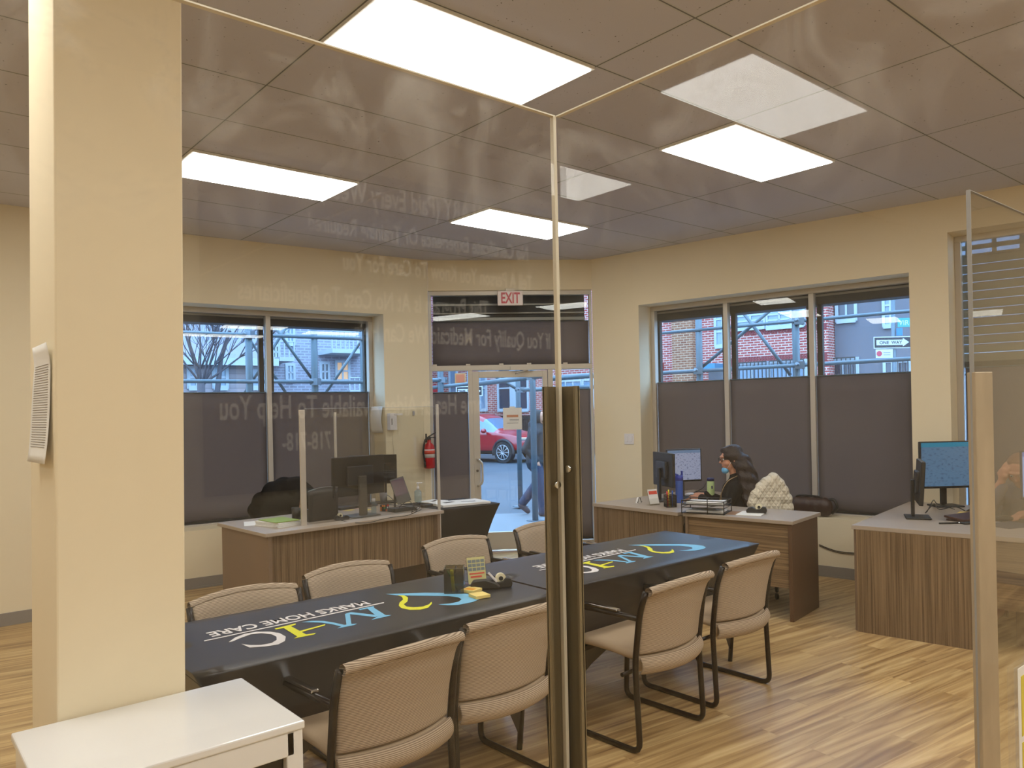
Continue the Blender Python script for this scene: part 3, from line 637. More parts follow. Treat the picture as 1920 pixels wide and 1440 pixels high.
# middle desk: a return unit against the wall side and a main unit turned along the right wall
desk_box('office_desk', 'wood grain desk unit left of the seated woman, holding her two monitors', [
    ('desk_top', M_TOP, [((0, .035, ZT-.028), (.62, 1.0, ZT)), ((.62, .5, ZT-.028), (1.50, 1.0, ZT))], .001),
    ('side_panel', M_SIDE, [((.02, .97, 0), (1.49, 1.0, ZT-.029))], .002),
    ('front_panel', M_LAMV, [((.02, .01, 0), (.04, .97, ZT-.029))], 0)], (5.07, 3.93, 0), 0)
a_ = math.atan2(-.987, .163)
desk_box('office_desk', 'wood grain desk in front of the seated woman, with letter tray on top', [
    ('desk_top', M_TOP, [((.0, .0, ZT-.028), (.90, .60, ZT))], .004),
    ('side_panel', M_WSIDE, [((.86, .01, 0), (.89, .55, ZT-.029))], .002),
    ('side_panel', M_SIDE, [((.015, .01, 0), (.035, .3, ZT-.029))], .002),
    ('modesty_panel', M_LAMX, [((.036, .03, .24), (.859, .048, ZT-.03))], 0)], (5.085, 3.925, 0), a_)
# right desk
desk_box('office_desk', 'wood grain desk at the right with a long grey top reaching the wall', [
    ('desk_top', M_TOP, [((-.0, -1.35, ZT-.028), (.70, 0, ZT)), ((.70, -.50, ZT-.028), (1.60, 0, ZT))], .001),
    ('side_panel', M_SIDE, [((.02, -.03, 0), (1.58, -.008, ZT-.029))], .002),
    ('front_panel', M_LAMV, [((.0, -.80, 0), (.022, -.03, ZT-.029))], 0),
    ('modesty_panel', M_LAMH, [((.03, -1.33, .28), (.05, -.801, ZT-.03))], 0),
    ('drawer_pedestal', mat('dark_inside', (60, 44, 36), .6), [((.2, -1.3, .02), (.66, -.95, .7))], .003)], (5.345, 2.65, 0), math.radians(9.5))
# black covered table by the door
e1 = P(941, 942, .74); e2 = P(894, 937, .74); e0 = P(825, 954, .74)
t = thing('tablecloth', 'plain black stretch cloth on the table next to the entrance door', 'tablecloth', (4.18, 6.02, 0), math.radians(-4))
stretch_cover(.86, .66, .738, .15, M_BCLOTH, t, 'cover', pinch=.07, arch=.3)
tb = thing('folding_table', 'folding table under the plain black cloth by the entrance door', 'table', (4.18, 6.02, 0), math.radians(-4))
MB().box((0, 0, .716), (.82, .62, .03)).build('tabletop', MATS['table_plastic'], tb)
for sx in (-1, 1):
    for sy in (-1, 1): MB().cyl((sx*.25, sy*.15, .003), (sx*.28, sy*.18, .7), .013).build('leg', M_FRAME, tb)
# acrylic guard on the left desk
q = P(570, 985, ZT); q2 = P(820, 955, ZT); ang = math.atan2(q2.y-q.y, q2.x-q.x); gl_ = (q2-q).length
t = thing('desk_guard', 'clear acrylic guard with two metal posts on the left desk', 'screen', (q.x, q.y, 0), ang)
MB().box((0, 0, ZT+.45), (.045, .02, .905)).build('post', M_ALU, t, bevel=.003)
MB().box((gl_, -.03, ZT-.28+.62), (.022, .02, 1.18)).build('post', M_ALU, t, bevel=.003)
MB().span((.022, .002, ZT+.002), (gl_-.01, .006, 1.66)).build('pane', M_PANE2, t)
MB().span((.022, .0015, 1.66), (gl_-.01, .0065, 1.662)).build('polished_edge', mat('soft_edge', (150, 158, 170), .3), t)
t = thing('desk_guard', 'second clear guard on a thin post at the rear of the left desk', 'screen', (q.x+.62, q.y+.66, 0), 0)
MB().box((0, 0, ZT+.44), (.02, .02, .876)).build('post', M_ALU, t, bevel=.003)
MB().span((.01, -.002, ZT+.002), (.95, .002, 1.64)).build('pane', M_PANE2, t)

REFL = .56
# ------------------------------------------------------------------ outside: street, scaffold, buildings
ZS = -.13
M_ROAD = mat('asphalt', (86, 92, 100), .75, var=((.8, .8, .8), .08)); M_WALK = mat('sidewalk', (136, 140, 144), .8, var=((1.2, 1.2, 1), .05))
struct(MB().box((25, 25, ZS-.13), (160, 160, .2)).build('ground_road', M_ROAD))
mid = Vector((5.67, 6.74, 0))
sw = MB(); 
sw.prism([(-12, 7.9), (1.6, 7.92), (4.95, 7.62), (5.1, 7.45), (6.55, 6.4), (6.75, 6.3), (8.2, -3), (8.6, -9), (12.2, -9), (10.6, 6.0), (9.6, 8.9), (7.2, 10.9), (4.6, 11.6), (-12, 12.9)], ZS-.03, ZS)
struct(sw.build('ground_sidewalk', M_WALK))
def pole(p, z0, z1, label, r=.04, base=True, plate=False):
    t = thing('scaffold_pole', label, 'scaffold pole', (p.x, p.y, z0), 0)
    MB().cyl((0, 0, 0), (0, 0, z1-z0), r, 14).build('pipe', M_SCAF, t)
    if plate: MB().box((0, 0, .006), (.2, .2, .012)).build('base_plate', M_SCAF, t)
    return t
def beam(a, b, label, r=.026, clamps=()):
    a = Vector(a); b = Vector(b); t = thing('scaffold_tube', label, 'scaffold tube', a)
    MB().cyl((0, 0, 0), b-a, r, 10).build('pipe', M_SCAF, t)
    for f in clamps:
        c = (b-a)*f; MB().box(c, (.09, .12, .09), .5).cyl(c+Vector((-.08, 0, .02)), c+Vector((.08, 0, -.03)), .022, 8).build('clamp', mat('clamp_metal', (138, 150, 160), .4, .6), t)
    return t
def wq(W, px, py, off): u, z = W.q(px, py, off); return W.pt(u, off, z)
for (u, l) in [(2.01, 'thick grey scaffold pole left of the mullion of the left window'), (2.885, 'thick grey scaffold pole in the middle of the left window\'s right pane'), (3.60, 'grey scaffold pole at the right jamb of the left window')]:
    pole(WL.pt(u, 2.4, 0), ZS, 4.2, l, .045)
beam(WL.pt(-1, 2.36, 2.645), WL.pt(3.62, 2.36, 2.655), 'upper horizontal scaffold tube crossing the left window', .024, (.65,))
beam(WL.pt(-1, 2.36, 2.055), WL.pt(3.7, 2.36, 2.05), 'lower horizontal scaffold tube crossing the left window', .026, (.825,))
beam(WL.pt(-1, 2.7, 1.90), WL.pt(3.7, 2.7, 1.89), 'pale horizontal rail just above the blinds of the left window', .02)
for (a, b), l in zip([((506, 600), (584, 709)), ((545, 600), (457, 740)), ((465, 632), (535, 735)), ((681, 634), (612, 735))],
    ['diagonal scaffold brace falling right behind the left window mullion', 'diagonal scaffold brace rising right behind the left window mullion', 'diagonal scaffold brace between the thick poles, lower and falling right', 'diagonal scaffold brace before the balconies at the left window\'s right end']):
    beam(wq(WL, *a, 2.45), wq(WL, *b, 2.45), l, .02)
for (u, l) in [(.116, 'thick grey scaffold pole in the left pane of the three pane window'), (1.452, 'grey scaffold pole in the middle pane of the three pane window')]:
    pole(WR.pt(u, 2.4, 0), ZS, 4.2, l, .045)
beam(WR.pt(-.54, 2.36, 2.662), WR.pt(4.6, 2.36, 2.655), 'upper scaffold tube crossing the three pane window', .022, (.4,))
beam(WR.pt(-.55, 2.36, 2.095), WR.pt(4.6, 2.36, 2.115), 'lower scaffold tube crossing the three pane window', .026, (.13, .4))
beam(WR.pt(-.55, 2.75, 1.91), WR.pt(4.6, 2.75, 1.925), 'pale rail just above the blinds of the three pane window', .018)
beam(wq(WR, 1385, 575, 2.45), wq(WR, 1482, 703, 2.45), 'scaffold brace falling right in the middle pane', .022)
beam(wq(WR, 1450, 577, 2.45), wq(WR, 1313, 691, 2.45), 'scaffold brace rising right across the mullion', .022)
# poles seen through the entrance
p1 = P(1004, 977, ZS); p2_ = P(976, 950, ZS); p3_ = PD(831, 960, 12.3)
pole(p1, ZS, 4.2, 'pale blue scaffold pole in front of the walking person', .048, plate=True)
pole(p2_, ZS, 4.2, 'thinner scaffold pole behind the door notice', .045, plate=True)
pole(Vector((p3_.x, p3_.y, 0)), ZS, 4.2, 'scaffold pole seen in the left sidelight above the blind', .05)
D1 = math.hypot(0, 0)+11.4
beam(PD(895, 720, 12.3), PD(1025, 703, 11.0), 'scaffold tube rising across the top of the entrance door', .04, (.8,))
beam(PD(968, 731, 12.8), PD(1060, 729, 12.0), 'short scaffold tube below the top one in the door glass', .035, (.1,))
beam(PD(915, 698, 12.6), PD(972, 731, 12.9), 'scaffold brace ending at the thinner pole in the door glass', .025)
beam(PD(800, 713, 12.2), PD(838, 712, 12.3), 'short scaffold tube at the left sidelight', .035, (.8,))
beam(PD(790, 729, 12.2), PD(885, 719, 12.6), 'scaffold tube low in the left sidelight', .03)
beam(PD(1030, 710, 11.6), PD(1125, 703, 11.4), 'upper scaffold tube in the right sidelight', .04)
beam(PD(1030, 728, 11.6), PD(1125, 725, 11.4), 'lower scaffold tube in the right sidelight', .03)

M_BRICK = brick_material('red_brick', (186, 74, 72), (208, 104, 96), (240, 216, 206)); M_BRICK2 = brick_material('brown_brick', (146, 86, 64), (178, 116, 84), (214, 180, 150))
M_GBR = brick_material('grey_brick', (150, 150, 164), (178, 176, 190), (196, 200, 214), .3, .1, .02); M_GREY = mat('painted_brick', (128, 126, 134), .85, var=((1, 1, 8), .03))
M_SID = siding_material(); M_TRIM = mat('pale_trim', (206, 216, 224), .7); M_WIN = mat('dusk_glass', (70, 76, 92), .15, spec=.6); M_WINL = mat('pale_glass', (150, 176, 200), .2, spec=.6); M_LIT = mat('lit_room', (255, 200, 150), .5, emit=(255, 196, 140), es=.8)
def facade(name, label, W, off, u0, u1, z1, m, depth=6, gl=None):
    t = thing(name, label, 'building', W.pt(0, off, ZS), W.ang)
    MB().span((u0, 0, 0), (u1, depth, z1)).build('wall', m, t); return t
def win(t, u0, u1, z0, z1, gm, panes=(1, 2), bars=False, name='window', y=0.0):
    fw = .09; f = MB(); f.span((u0-fw, y-.06, z0-fw), (u0, y-.001, z1+fw)).span((u1, y-.06, z0-fw), (u1+fw, y-.001, z1+fw)).span((u0, y-.06, z1), (u1, y-.001, z1+fw)).span((u0-.05, y-.1, z0-fw-.05), (u1+.05, y-.001, z0-.001))
    for k in range(1, panes[0]): q = u0+(u1-u0)*k/panes[0]; f.span((q-.03, y-.05, z0), (q+.03, y-.015, z1))
    for k in range(1, panes[1]): q = z0+(z1-z0)*k/panes[1]; f.span((u0, y-.05, q-.03), (u1, y-.015, q+.03))
    o = f.build(name, M_TRIM, t)
    MB().span((u0, y-.012, z0), (u1, y-.001, z1)).build('pane', gm, o)
    if bars:
        b = MB(); n = int((u1-u0)/.13)
        for k in range(n+1): q = u0+(u1-u0)*k/n; b.span((q-.012, y-.16, z0-.05), (q+.012, y-.135, z1+.1))
        b.span((u0, y-.165, z1+.06), (u1, y-.13, z1+.1)).span((u0, y-.165, z0-.05), (u1, y-.13, z0-.02)); b.build('window_bars', M_BLACK, o)
    return o
OB = 18.0
def fq(W, off, px, py): u, z = W.q(px, py, off); return u, z-ZS
bt = facade('brick_building', 'red brick building with brown pier across the street, seen through door and right window', WR, OB, -30, fq(WR, OB, 1553, 650)[0], 9, M_BRICK)
ua = fq(WR, OB, 1266, 650)[0]; ub = fq(WR, OB, 1304, 650)[0]
MB().span((ua, -.25, 0), (ub, -.001, 9)).build('brown_pier', M_BRICK2, bt)
def wpx(t, W, off, x0, y0, x1, y1, gm, panes=(1, 2), bars=False):
    a = fq(W, off, x0, (y0+y1)/2)[0]; b = fq(W, off, x1, (y0+y1)/2)[0]; xm = (x0+x1)/2; return win(t, a, b, fq(W, off, xm, y1)[1], fq(W, off, xm, y0)[1], gm, panes, bars)
wpx(bt, WR, OB, 1383, 560, 1432, 612, M_WINL, (2, 5)); wpx(bt, WR, OB, 1440, 556, 1505, 609, M_WINL, (3, 5)); wpx(bt, WR, OB, 1344, 575, 1354, 646, M_WINL, (1, 3))
wpx(bt, WR, OB, 1383, 684, 1440, 730, M_WINL, (2, 1), True); wpx(bt, WR, OB, 1446, 680, 1510, 730, M_WINL, (2, 1), True)
sc_ = MB(); 
ub0 = fq(WR, OB, 1370, 660)[0]; ub1 = fq(WR, OB, 1553, 660)[0]
z_l = fq(WR, OB, 1450, 672)[1]
n = int((ub1-ub0)/.1)
for k in range(n): sc_.span((ub0+k*.1, -.03, z_l-.16), (ub0+k*.1+.07, -.001, z_l+.1))
sc_.build('soldier_course', mat('soldier_brick', (160, 70, 76), .9), bt)
z_l2 = fq(WR, OB, 1450, 614)[1]; s2 = MB()
for k in range(n): s2.span((ub0+k*.1, -.03, z_l2-.18), (ub0+k*.1+.07, -.001, z_l2))
s2.build('soldier_course', MATS['soldier_brick'], bt)
a = fq(WR, OB, 1329, 690)[0]; b = fq(WR, OB, 1357, 690)[0]
MB().span((a, -.7, fq(WR, OB, 1340, 694)[1]), (b, -.001, fq(WR, OB, 1340, 683)[1])).build('teal_awning', mat('teal', (70, 150, 190), .7), bt)
MB().span((a, -.03, 0), (b, -.001, fq(WR, OB, 1340, 696)[1])).build('doorway', M_WIN, bt)
a = fq(WR, OB, 1205, 690)[0]; b = fq(WR, OB, 1245, 690)[0]; z0 = fq(WR, OB, 1235, 696)[1]; z1 = fq(WR, OB, 1235, 681)[1]
MB().prism([(-.001, z1), (-1.2, z0), (-.001, z0)], a, b, M=Matrix(((0, 0, 1, 0), (1, 0, 0, 0), (0, 1, 0, 0), (0, 0, 0, 1)))).build('red_awning', mat('awning_red', (206, 40, 50), .7), bt)
# windows seen through the entrance
wpx(bt, WR, OB, 902, 690, 911, 766, M_WINL, (1, 2)); wpx(bt, WR, OB, 936, 690, 957, 766, M_WIN, (1, 2)); wpx(bt, WR, OB, 976, 690, 989, 766, M_WIN, (1, 2)); wpx(bt, WR, OB, 845, 690, 856, 760, M_WINL, (1, 2)); wpx(bt, WR, OB, 1048, 716, 1090, 760, M_WINL, (3, 1)); wpx(bt, WR, OB, 1096, 714, 1112, 760, M_WINL, (1, 1))
a = fq(WR, OB, 805, 730)[0]; b = fq(WR, OB, 826, 730)[0]
MB().span((a, -1, fq(WR, OB, 815, 738)[1]), (b, -.001, fq(WR, OB, 815, 722)[1])).build('red_awning', MATS['awning_red'], bt)
a = fq(WR, OB, 958, 700)[0]; b = fq(WR, OB, 974, 700)[0]
MB().span((a, -.12, 0), (b, -.001, 9)).build('pale_pilaster', M_TRIM, bt)
# iron fence along it
t = thing('iron_fence', 'dark iron fence in front of the brick building behind the red car', 'fence', WR.pt(0, OB-1.0, ZS), WR.ang)
a = fq(WR, OB-1, 880, 780)[0]; b = fq(WR, OB-1, 1125, 780)[0]; m = MB(); n = 90
for k in range(n+1): q = a+(b-a)*k/n; m.span((q-.02, -.02, 0), (q+.02, .02, 1.5))
m.span((a, -.03, 1.35), (b, .03, 1.42)).span((a, -.03, .2), (b, .03, .27)); m.build('pickets', M_BLACK, t)
gt = facade('painted_building', 'grey painted building behind the arrow sign', WR, OB+.6, fq(WR, OB, 1553, 650)[0]+.02, 14, 9, M_GREY)
wpx(gt, WR, OB+.6, 1572, 555, 1602, 598, M_WIN, (2, 1)); wpx(gt, WR, OB+.6, 1660, 555, 1668, 608, M_WINL, (1, 3)); wpx(gt, WR, OB+.6, 1556, 676, 1606, 720, M_WIN, (2, 1), True); wpx(gt, WR, OB+.6, 1662, 680, 1672, 720, M_WIN, (1, 1)); wpx(gt, WR, OB+.6, 1686, 680, 1705, 720, M_WIN, (1, 1), True)
# sign pole with signs
D_ = 18.5; rv = Vector((math.cos(G), -math.sin(G), 0))
def board(name, label, cat, x0, y0, x1, y1, d, build, rz=-G):
    a = PD(x0, (y0+y1)/2, d); b = PD(x1, (y0+y1)/2, d); t = thing(name, label, cat, (a+b)/2, rz); w_ = (b-a).length; h_ = (y1-y0)/FP*d; build(t, w_, h_); return t
pp_ = PD(1677, 700, D_+.08)
pt = pole(Vector((pp_.x, pp_.y, 0)), ZS, 4.3, 'pale street sign pole at the right of the three pane window', .05)
M_SB = mat('sign_black', (24, 26, 40), .5); M_SW = mat('sign_pale', (232, 234, 238), .5)
def arrow(t, w_, h_, left=False):
    MB().box((0, 0, 0), (w_, .01, h_)).build('border', M_SW, t); MB().box((0, -.007, 0), (w_-.04, .006, h_-.04)).build('field', M_SB, t)
    s_ = w_*.43; q = h_*.22
    MB().prism([(-s_, -q), (s_*.62, -q), (s_*.62, -h_*.36), (s_, 0), (s_*.62, h_*.36), (s_*.62, q), (-s_, q)], .0105, .012, M=Matrix.Rotation(PI/2, 4, 'X')).build('arrow', M_SW, t)
    text_obj('lettering', 'ONE  WAY', q*1.75, M_SB, t, Matrix.Translation((-.05, -.0122, -q*.62)) @ Matrix.Rotation(PI/2, 4, 'X'), 1.0, .0006, 'CENTER', .003)
board('one_way_sign', 'black one way arrow sign on the street sign pole at right', 'street sign', 1638, 631, 1709, 653, D_, arrow)
def park(t, w_, h_):
    MB().box((0, 0, 0), (w_, .008, h_)).build('plate', M_SW, t); MB().cyl((-w_*.3, -.006, 0), (-w_*.3, -.008, 0), h_*.32, 16).build('red_circle', mat('sign_red', (220, 60, 90), .5), t)
    MB().box((w_*.15, -.006, h_*.12), (w_*.4, .004, h_*.08)).box((w_*.15, -.006, -h_*.15), (w_*.4, .004, h_*.08)).build('small_print', mat('sign_grey', (150, 150, 160), .6), t)
board('parking_sign', 'small white parking sign with red circle below the arrow sign', 'street sign', 1642, 655, 1674, 671, D_, park)
def green(t, w_, h_):
    MB().box((0, 0, 0), (w_, .008, h_)).build('plate', mat('sign_green', (60, 180, 170), .5), t); text_obj('lettering', 'VIRG', h_*.8, M_SW, t, Matrix.Translation((-w_*.46, -.0055, -h_*.3)) @ Matrix.Rotation(PI/2, 4, 'X'), 1, .0006)
board('street_name_sign', 'teal street name sign near the top of the sign pole', 'street sign', 1683, 596, 1722, 613, D_, green)
board('blue_street_plate', 'small blue plate just above the arrow sign', 'street sign', 1681, 615, 1692, 629, D_, lambda t, w_, h_: MB().box((0, 0, 0), (w_, .02, h_)).build('plate', mat('plate_blue', (40, 140, 200), .5), t))
board('one_way_sign', 'tilted one way sign seen in the left sidelight of the entrance', 'street sign', 855, 724, 905, 743, 15.5, arrow)
pq = PD(880, 740, 15.6); pole(Vector((pq.x, pq.y, 0)), ZS, 2.6, 'sign pole behind the door frame, left of the red car', .04)
board('orange_sign', 'small orange square sign in the left sidelight', 'sign', 853, 700, 873, 719, 13.0, lambda t, w_, h_: (MB().box((0, 0, 0), (w_, .02, h_)).build('border', mat('amber', (226, 160, 90), .6), t), MB().box((0, -.012, 0), (w_*.8, .008, h_*.8)).build('field', mat('orange', (226, 110, 60), .6), t)))

# left side buildings
def lb(off): return lambda px, py: fq(WL, off, px, py)
h16 = lb(15); 
hu0 = h16(325, 700)[0]; hu1 = h16(497, 700)[0]; ez = h16(400, 681)[1]
t = thing('clapboard_house', 'low clapboard house with pale roof edge behind the bare tree', 'building', WL.pt(0, 15, ZS), WL.ang)
MB().span((hu0-6, 0, 0), (hu1, 6, ez)).build('wall', M_SID, t)
MB().prism([(-.4, ez-.05), (-.4, ez+.12), (3, ez+1.6), (6, ez+.1), (6, ez-.05)], hu0-6.3, hu1+.2, M=Matrix(((0, 0, 1, 0), (1, 0, 0, 0), (0, 1, 0, 0), (0, 0, 0, 1)))).build('roof', mat('roof_shingle', (150, 150, 166), .9), t)
MB().span((hu0-6.3, -.5, ez-.08), (hu1+.25, -.4, ez+.13)).build('gutter', M_TRIM, t)
for x0, x1 in [(356, 366), (403, 422), (470, 492)]:
    win(t, h16(x0, 700)[0], h16(x1, 700)[0], h16(x0, 723)[1], h16(x0, 692)[1], M_WINL, (1, 2))
b20 = lb(20); t = thing('grey_brick_building', 'pale grey brick apartment block with balconies in the left window', 'building', WL.pt(0, 20, ZS), WL.ang)
MB().span((b20(492, 700)[0], 0, 0), (b20(790, 700)[0], 8, 11)).build('wall', M_GBR, t)
for x0, x1, y0, y1, gm in [(539, 549, 686, 711, M_WINL), (603, 614, 683, 711, M_WIN), (632, 652, 680, 711, M_LIT), (540, 550, 612, 642, M_WINL), (514, 521, 650, 670, M_WIN)]:
    win(t, b20(x0, 700)[0], b20(x1, 700)[0], b20(x0, y1)[1], b20(x0, y0)[1], gm, (2, 2))
def balcony(x0, x1, yb, yt):
    a = b20(x0, yb)[0]; b = b20(x1, yb)[0]; zb = b20((x0+x1)/2, yb)[1]; zt = b20((x0+x1)/2, yt)[1]
    o = MB().span((a, -1.4, zb-.15), (b, -.001, zb)).build('balcony', M_TRIM, t); r = MB(); n = int((b-a)/.16)
    for k in range(n+1): q = a+(b-a)*k/n; r.span((q-.02, -1.4, zb), (q+.02, -1.36, zt))
    r.span((a, -1.42, zt-.05), (b, -1.34, zt)); r.build('railing', M_TRIM, o)
balcony(596, 672, 660, 627); balcony(628, 672, 733, 710); balcony(500, 527, 674, 645)
t = thing('pale_building', 'tall pale building far behind the bare tree', 'building', WL.pt(0, 30, ZS), WL.ang)
MB().span((-16, 0, 0), (11, 8, 16)).build('wall', mat('pale_render', (176, 180, 190), .85), t)
for u in (-2, 1.2, 4.4, 7.6):
    for z in (4.2, 7.4): win(t, u, u+1.1, z, z+1.6, M_WINL, (2, 2))
# bare tree
t = thing('bare_tree', 'leafless tree with many branches in the left window', 'tree', WL.pt(lb(9.5)(377, 735)[0], 9.5, ZS), WL.ang)
rt = random.Random(5); mb = MB()
def branch(p, d, L, r, lev):
    pts = [p]; 
    for k in range(3):
        d = (d+Vector((rt.uniform(-.14, .14), rt.uniform(-.14, .14), rt.uniform(-.02, .1)))).normalized(); pts.append(pts[-1]+d*L/3)
    mb.tube(pts, [r, r*.85, r*.7, r*.55], 5)
    if lev:
        for k in range(4):
            f = rt.choice((1, 2, 3)); dd = (d+Vector((rt.uniform(-.75, .75), rt.uniform(-.6, .6), rt.uniform(-.1, .5)))).normalized(); branch(pts[f], dd, L*rt.uniform(.5, .8), r*.52, lev-1)
mb.tube([(0, 0, 0), (.04, 0, 1.0), (.0, 0, 2.45)], [.11, .10, .08], 8); mb.tube([(.1, 0, 1.9), (.35, .05, 2.3), (.45, .1, 3.0), (.65, .1, 3.6)], [.07, .06, .05, .035], 8)
for dx, dy, dz in [(-.35, .1, 1), (.15, -.1, 1), (.6, .1, 1), (-.05, .3, 1), (-.7, 0, .8), (.3, .2, 1.2), (-.2, -.2, 1.1), (.9, 0, .6)]: branch(Vector((.02, 0, 2.2+.25*rt.random())), Vector((dx, dy, dz)).normalized(), 1.5, .026, 4)
mb.build('branches', mat('bark', (96, 90, 96), .9), t)

# red car, heading right and towards us
fr = Vector((math.sin(G), math.cos(G), 0)); hd = (rv*.82-fr*.57).normalized(); left = Vector((-hd.y, hd.x, 0))
wc = P(948, 868, ZS-.03); yaw = math.atan2(hd.y, hd.x)
# front wheel (near side) sits at local (1.35, -.80)
car = thing('red_car', 'shiny red SUV parked across the street, seen through the entrance door', 'car', wc-hd*1.35+left*(-.80)*-1, yaw)
car.location = wc-hd*1.35-(-.80)*left; car.location.z = ZS-.03
st = [(-2.3, .60, .45, .95, 1.05, .60), (-2.15, .86, .30, 1.02, 1.35, .62), (-1.7, .92, .26, 1.04, 1.60, .66), (-.9, .93, .26, 1.02, 1.68, .70), (-.1, .93, .26, 1.00, 1.66, .70), (.35, .93, .26, .99, 1.55, .68), (.95, .93, .26, 1.02, 1.08, .74), (1.35, .93, .28, .99, 1.03, .72), (1.9, .88, .30, .90, .94, .66), (2.2, .74, .36, .76, .80, .52), (2.32, .5, .45, .62, .66, .4)]
mb = MB(); rings = []
for x, hwid, z0, zb, zr, rw in st:
    half = [(0, z0), (hwid*.85, z0), (hwid*.985, z0+.12), (hwid, (z0+zb)/2+.05), (hwid*.97, zb-.03), (hwid*.93, zb), (rw, zr-.06), (rw*.8, zr), (0, zr+.015)]
    rings.append([(x, y, z) for y, z in half]+[(x, -y, z) for y, z in half[-2:0:-1]])
n = len(rings[0]); V = [mb.bm.verts.new(v) for r_ in rings for v in r_]
for i in range(len(rings)-1):
    for k in range(n):
        F = mb.bm.faces.new([V[i*n+k], V[i*n+(k+1) % n], V[(i+1)*n+(k+1) % n], V[(i+1)*n+k]]); F.smooth = True
        kk = k if k < 8 else n-1-k
        if kk == 5 and 1 <= i <= 5: F.material_index = 1
        if i == 5 and kk in (6, 7): F.material_index = 1
        if kk in (0, 1): F.material_index = 2
mb.bm.faces.new(V[:n]); mb.bm.faces.new(V[-n:])
mb.build('body', [mat('car_red', (176, 22, 40), .18, spec=.8), mat('car_glass', (90, 130, 160), .08, spec=.9), mat('car_trim', (40, 40, 46), .6)], car, sub=1)
for x in (-1.35, 1.35):
    for s in (-1, 1):
        ar = MB(); ar.tube([(x+.41*math.cos(a), s*.925, .36+.41*math.sin(a)) for a in [PI*k/12 for k in range(-1, 14)]], .05, 6); ar.build('wheel_arch', MATS['car_trim'], car)
        w_ = MB().cyl((x, s*.72, .36), (x, s*.95, .36), .36, 28).build('wheel', mat('tyre', (34, 34, 38), .8), car)
        rm = MB(); rm.cyl((x, s*.951, .36), (x, s*.955, .36), .245, 24); rm.build('rim_well', mat('rim_dark', (30, 32, 38), .4), w_)
        sp = MB(); sp.cyl((x, s*.956, .36), (x, s*.966, .36), .05, 12)
        for k in range(10): a = k*PI/5; sp.tube([(x+.03*math.cos(a), s*.962, .36+.03*math.sin(a)), (x+.24*math.cos(a), s*.962, .36+.24*math.sin(a))], .013, 5)
        sp.tube([(x+.245*math.cos(a), s*.958, .36+.245*math.sin(a)) for a in [PI*k/14 for k in range(28)]], .012, 5, closed=True); sp.build('spokes', mat('rim_silver', (220, 222, 226), .3, .5), w_)
for s in (-1, 1):
    MB().ball((.62, s*1.02, 1.08), (.09, .12, .08), 12).box((.62, s*.93, 1.05), (.05, .1, .04)).build('side_mirror', MATS['car_red'], car)
    MB().box((2.06, s*.70, .80), (.3, .16, .1), -s*.5).build('headlight', M_CHROME, car, bevel=.02)
MB().box((2.3, 0, .5), (.06, .9, .22)).build('grille', M_BLACK, car, bevel=.03)

REFL = 1.0
# notice taped to the door glass
n0 = WD.q(943, 765, .05); n1 = WD.q(979, 805, .05)
t = thing('door_notice', 'white notice with orange heading taped inside the entrance door glass', 'notice', WD.pt((n0[0]+n1[0])/2, .054, (n0[1]+n1[1])/2), WD.ang)
w_ = abs(n1[0]-n0[0]); h_ = abs(n1[1]-n0[1])
MB().box((0, 0, 0), (w_, .001, h_)).box((0, 0, h_*.52), (w_*.3, .0012, h_*.08)).build('sheet', M_PAPER, t)
MB().box((0, -.001, h_*.12), (w_*.62, .001, h_*.11)).build('orange_heading', mat('heading', (200, 140, 110), .7), t)
MB().box((.02, -.001, -.04*h_), (w_*.5, .001, h_*.02)).box((.02, -.001, -.1*h_), (w_*.5, .001, h_*.02)).box((0, -.001, -.2*h_), (w_*.6, .001, h_*.02)).build('small_print', MATS['sign_grey'], t)

# ------------------------------------------------------------------ things on the covered table
ZC_ = .742
M_SMOKE = glass_mat('smoked_acrylic', (.62, .60, .50), 0, 1.2, .02)
c = P(868, 1108, ZC_); cup = thing('pen_cup', 'smoky see-through pen cup with a yellow highlighter on the nearer table', 'pen cup', (c.x-.035, c.y+.02, ZC_), math.radians(-40))
o = MB()
hx, hy, hh = .047, .047, .118
for a, b in [((-hx, -hy, 0), (hx, -hy+.003, hh)), ((-hx, hy-.003, 0), (hx, hy, hh)), ((-hx, -hy, 0), (-hx+.003, hy, hh)), ((hx-.003, -hy, 0), (hx, hy, hh)), ((-hx, -hy, 0), (hx, hy, .004))]: o.span(a, b)
o.build('cup', M_SMOKE, cup)
MB().span((-hx, -hy-.0005, hh), (hx, -hy+.0035, hh+.002)).span((-hx, hy-.0035, hh), (hx, hy+.0005, hh+.002)).span((-hx-.0005, -hy, hh), (-hx+.0035, hy, hh+.002)).span((hx-.0035, -hy, hh), (hx+.0005, hy, hh+.002)).build('rim', mat('smoke_rim', (90, 84, 66), .3), cup)
def pen(name, label, base, top, r, m, capm=None, cat='pen'):
    base = Vector(base); top = Vector(top); t = thing(name, label, cat, base); d = top-base
    MB().cyl((0, 0, 0), d*.72, r, 10).build('barrel', m, t); MB().cyl(d*.72, d, r*1.05, 10).build('cap', capm or m, t); return t
L = cup.location
M_HL = mat('highlighter_yellow', (220, 224, 30), .4)
pen('highlighter', 'yellow highlighter inside the smoky cup on the nearer table', L+Vector((-.015, -.012, .006)), L+Vector((-.03, -.02, .112)), .008, M_HL)
pen('pen', 'dark pen leaning right inside the smoky cup on the nearer table', L+Vector((.0, .015, .006)), L+Vector((.025, .02, .116)), .004, M_BLACK)
pen('pen', 'green pen leaning inside the smoky cup on the nearer table', L+Vector((.01, -.01, .006)), L+Vector((-.02, .03, .10)), .004, mat('pen_green', (60, 120, 70), .4))
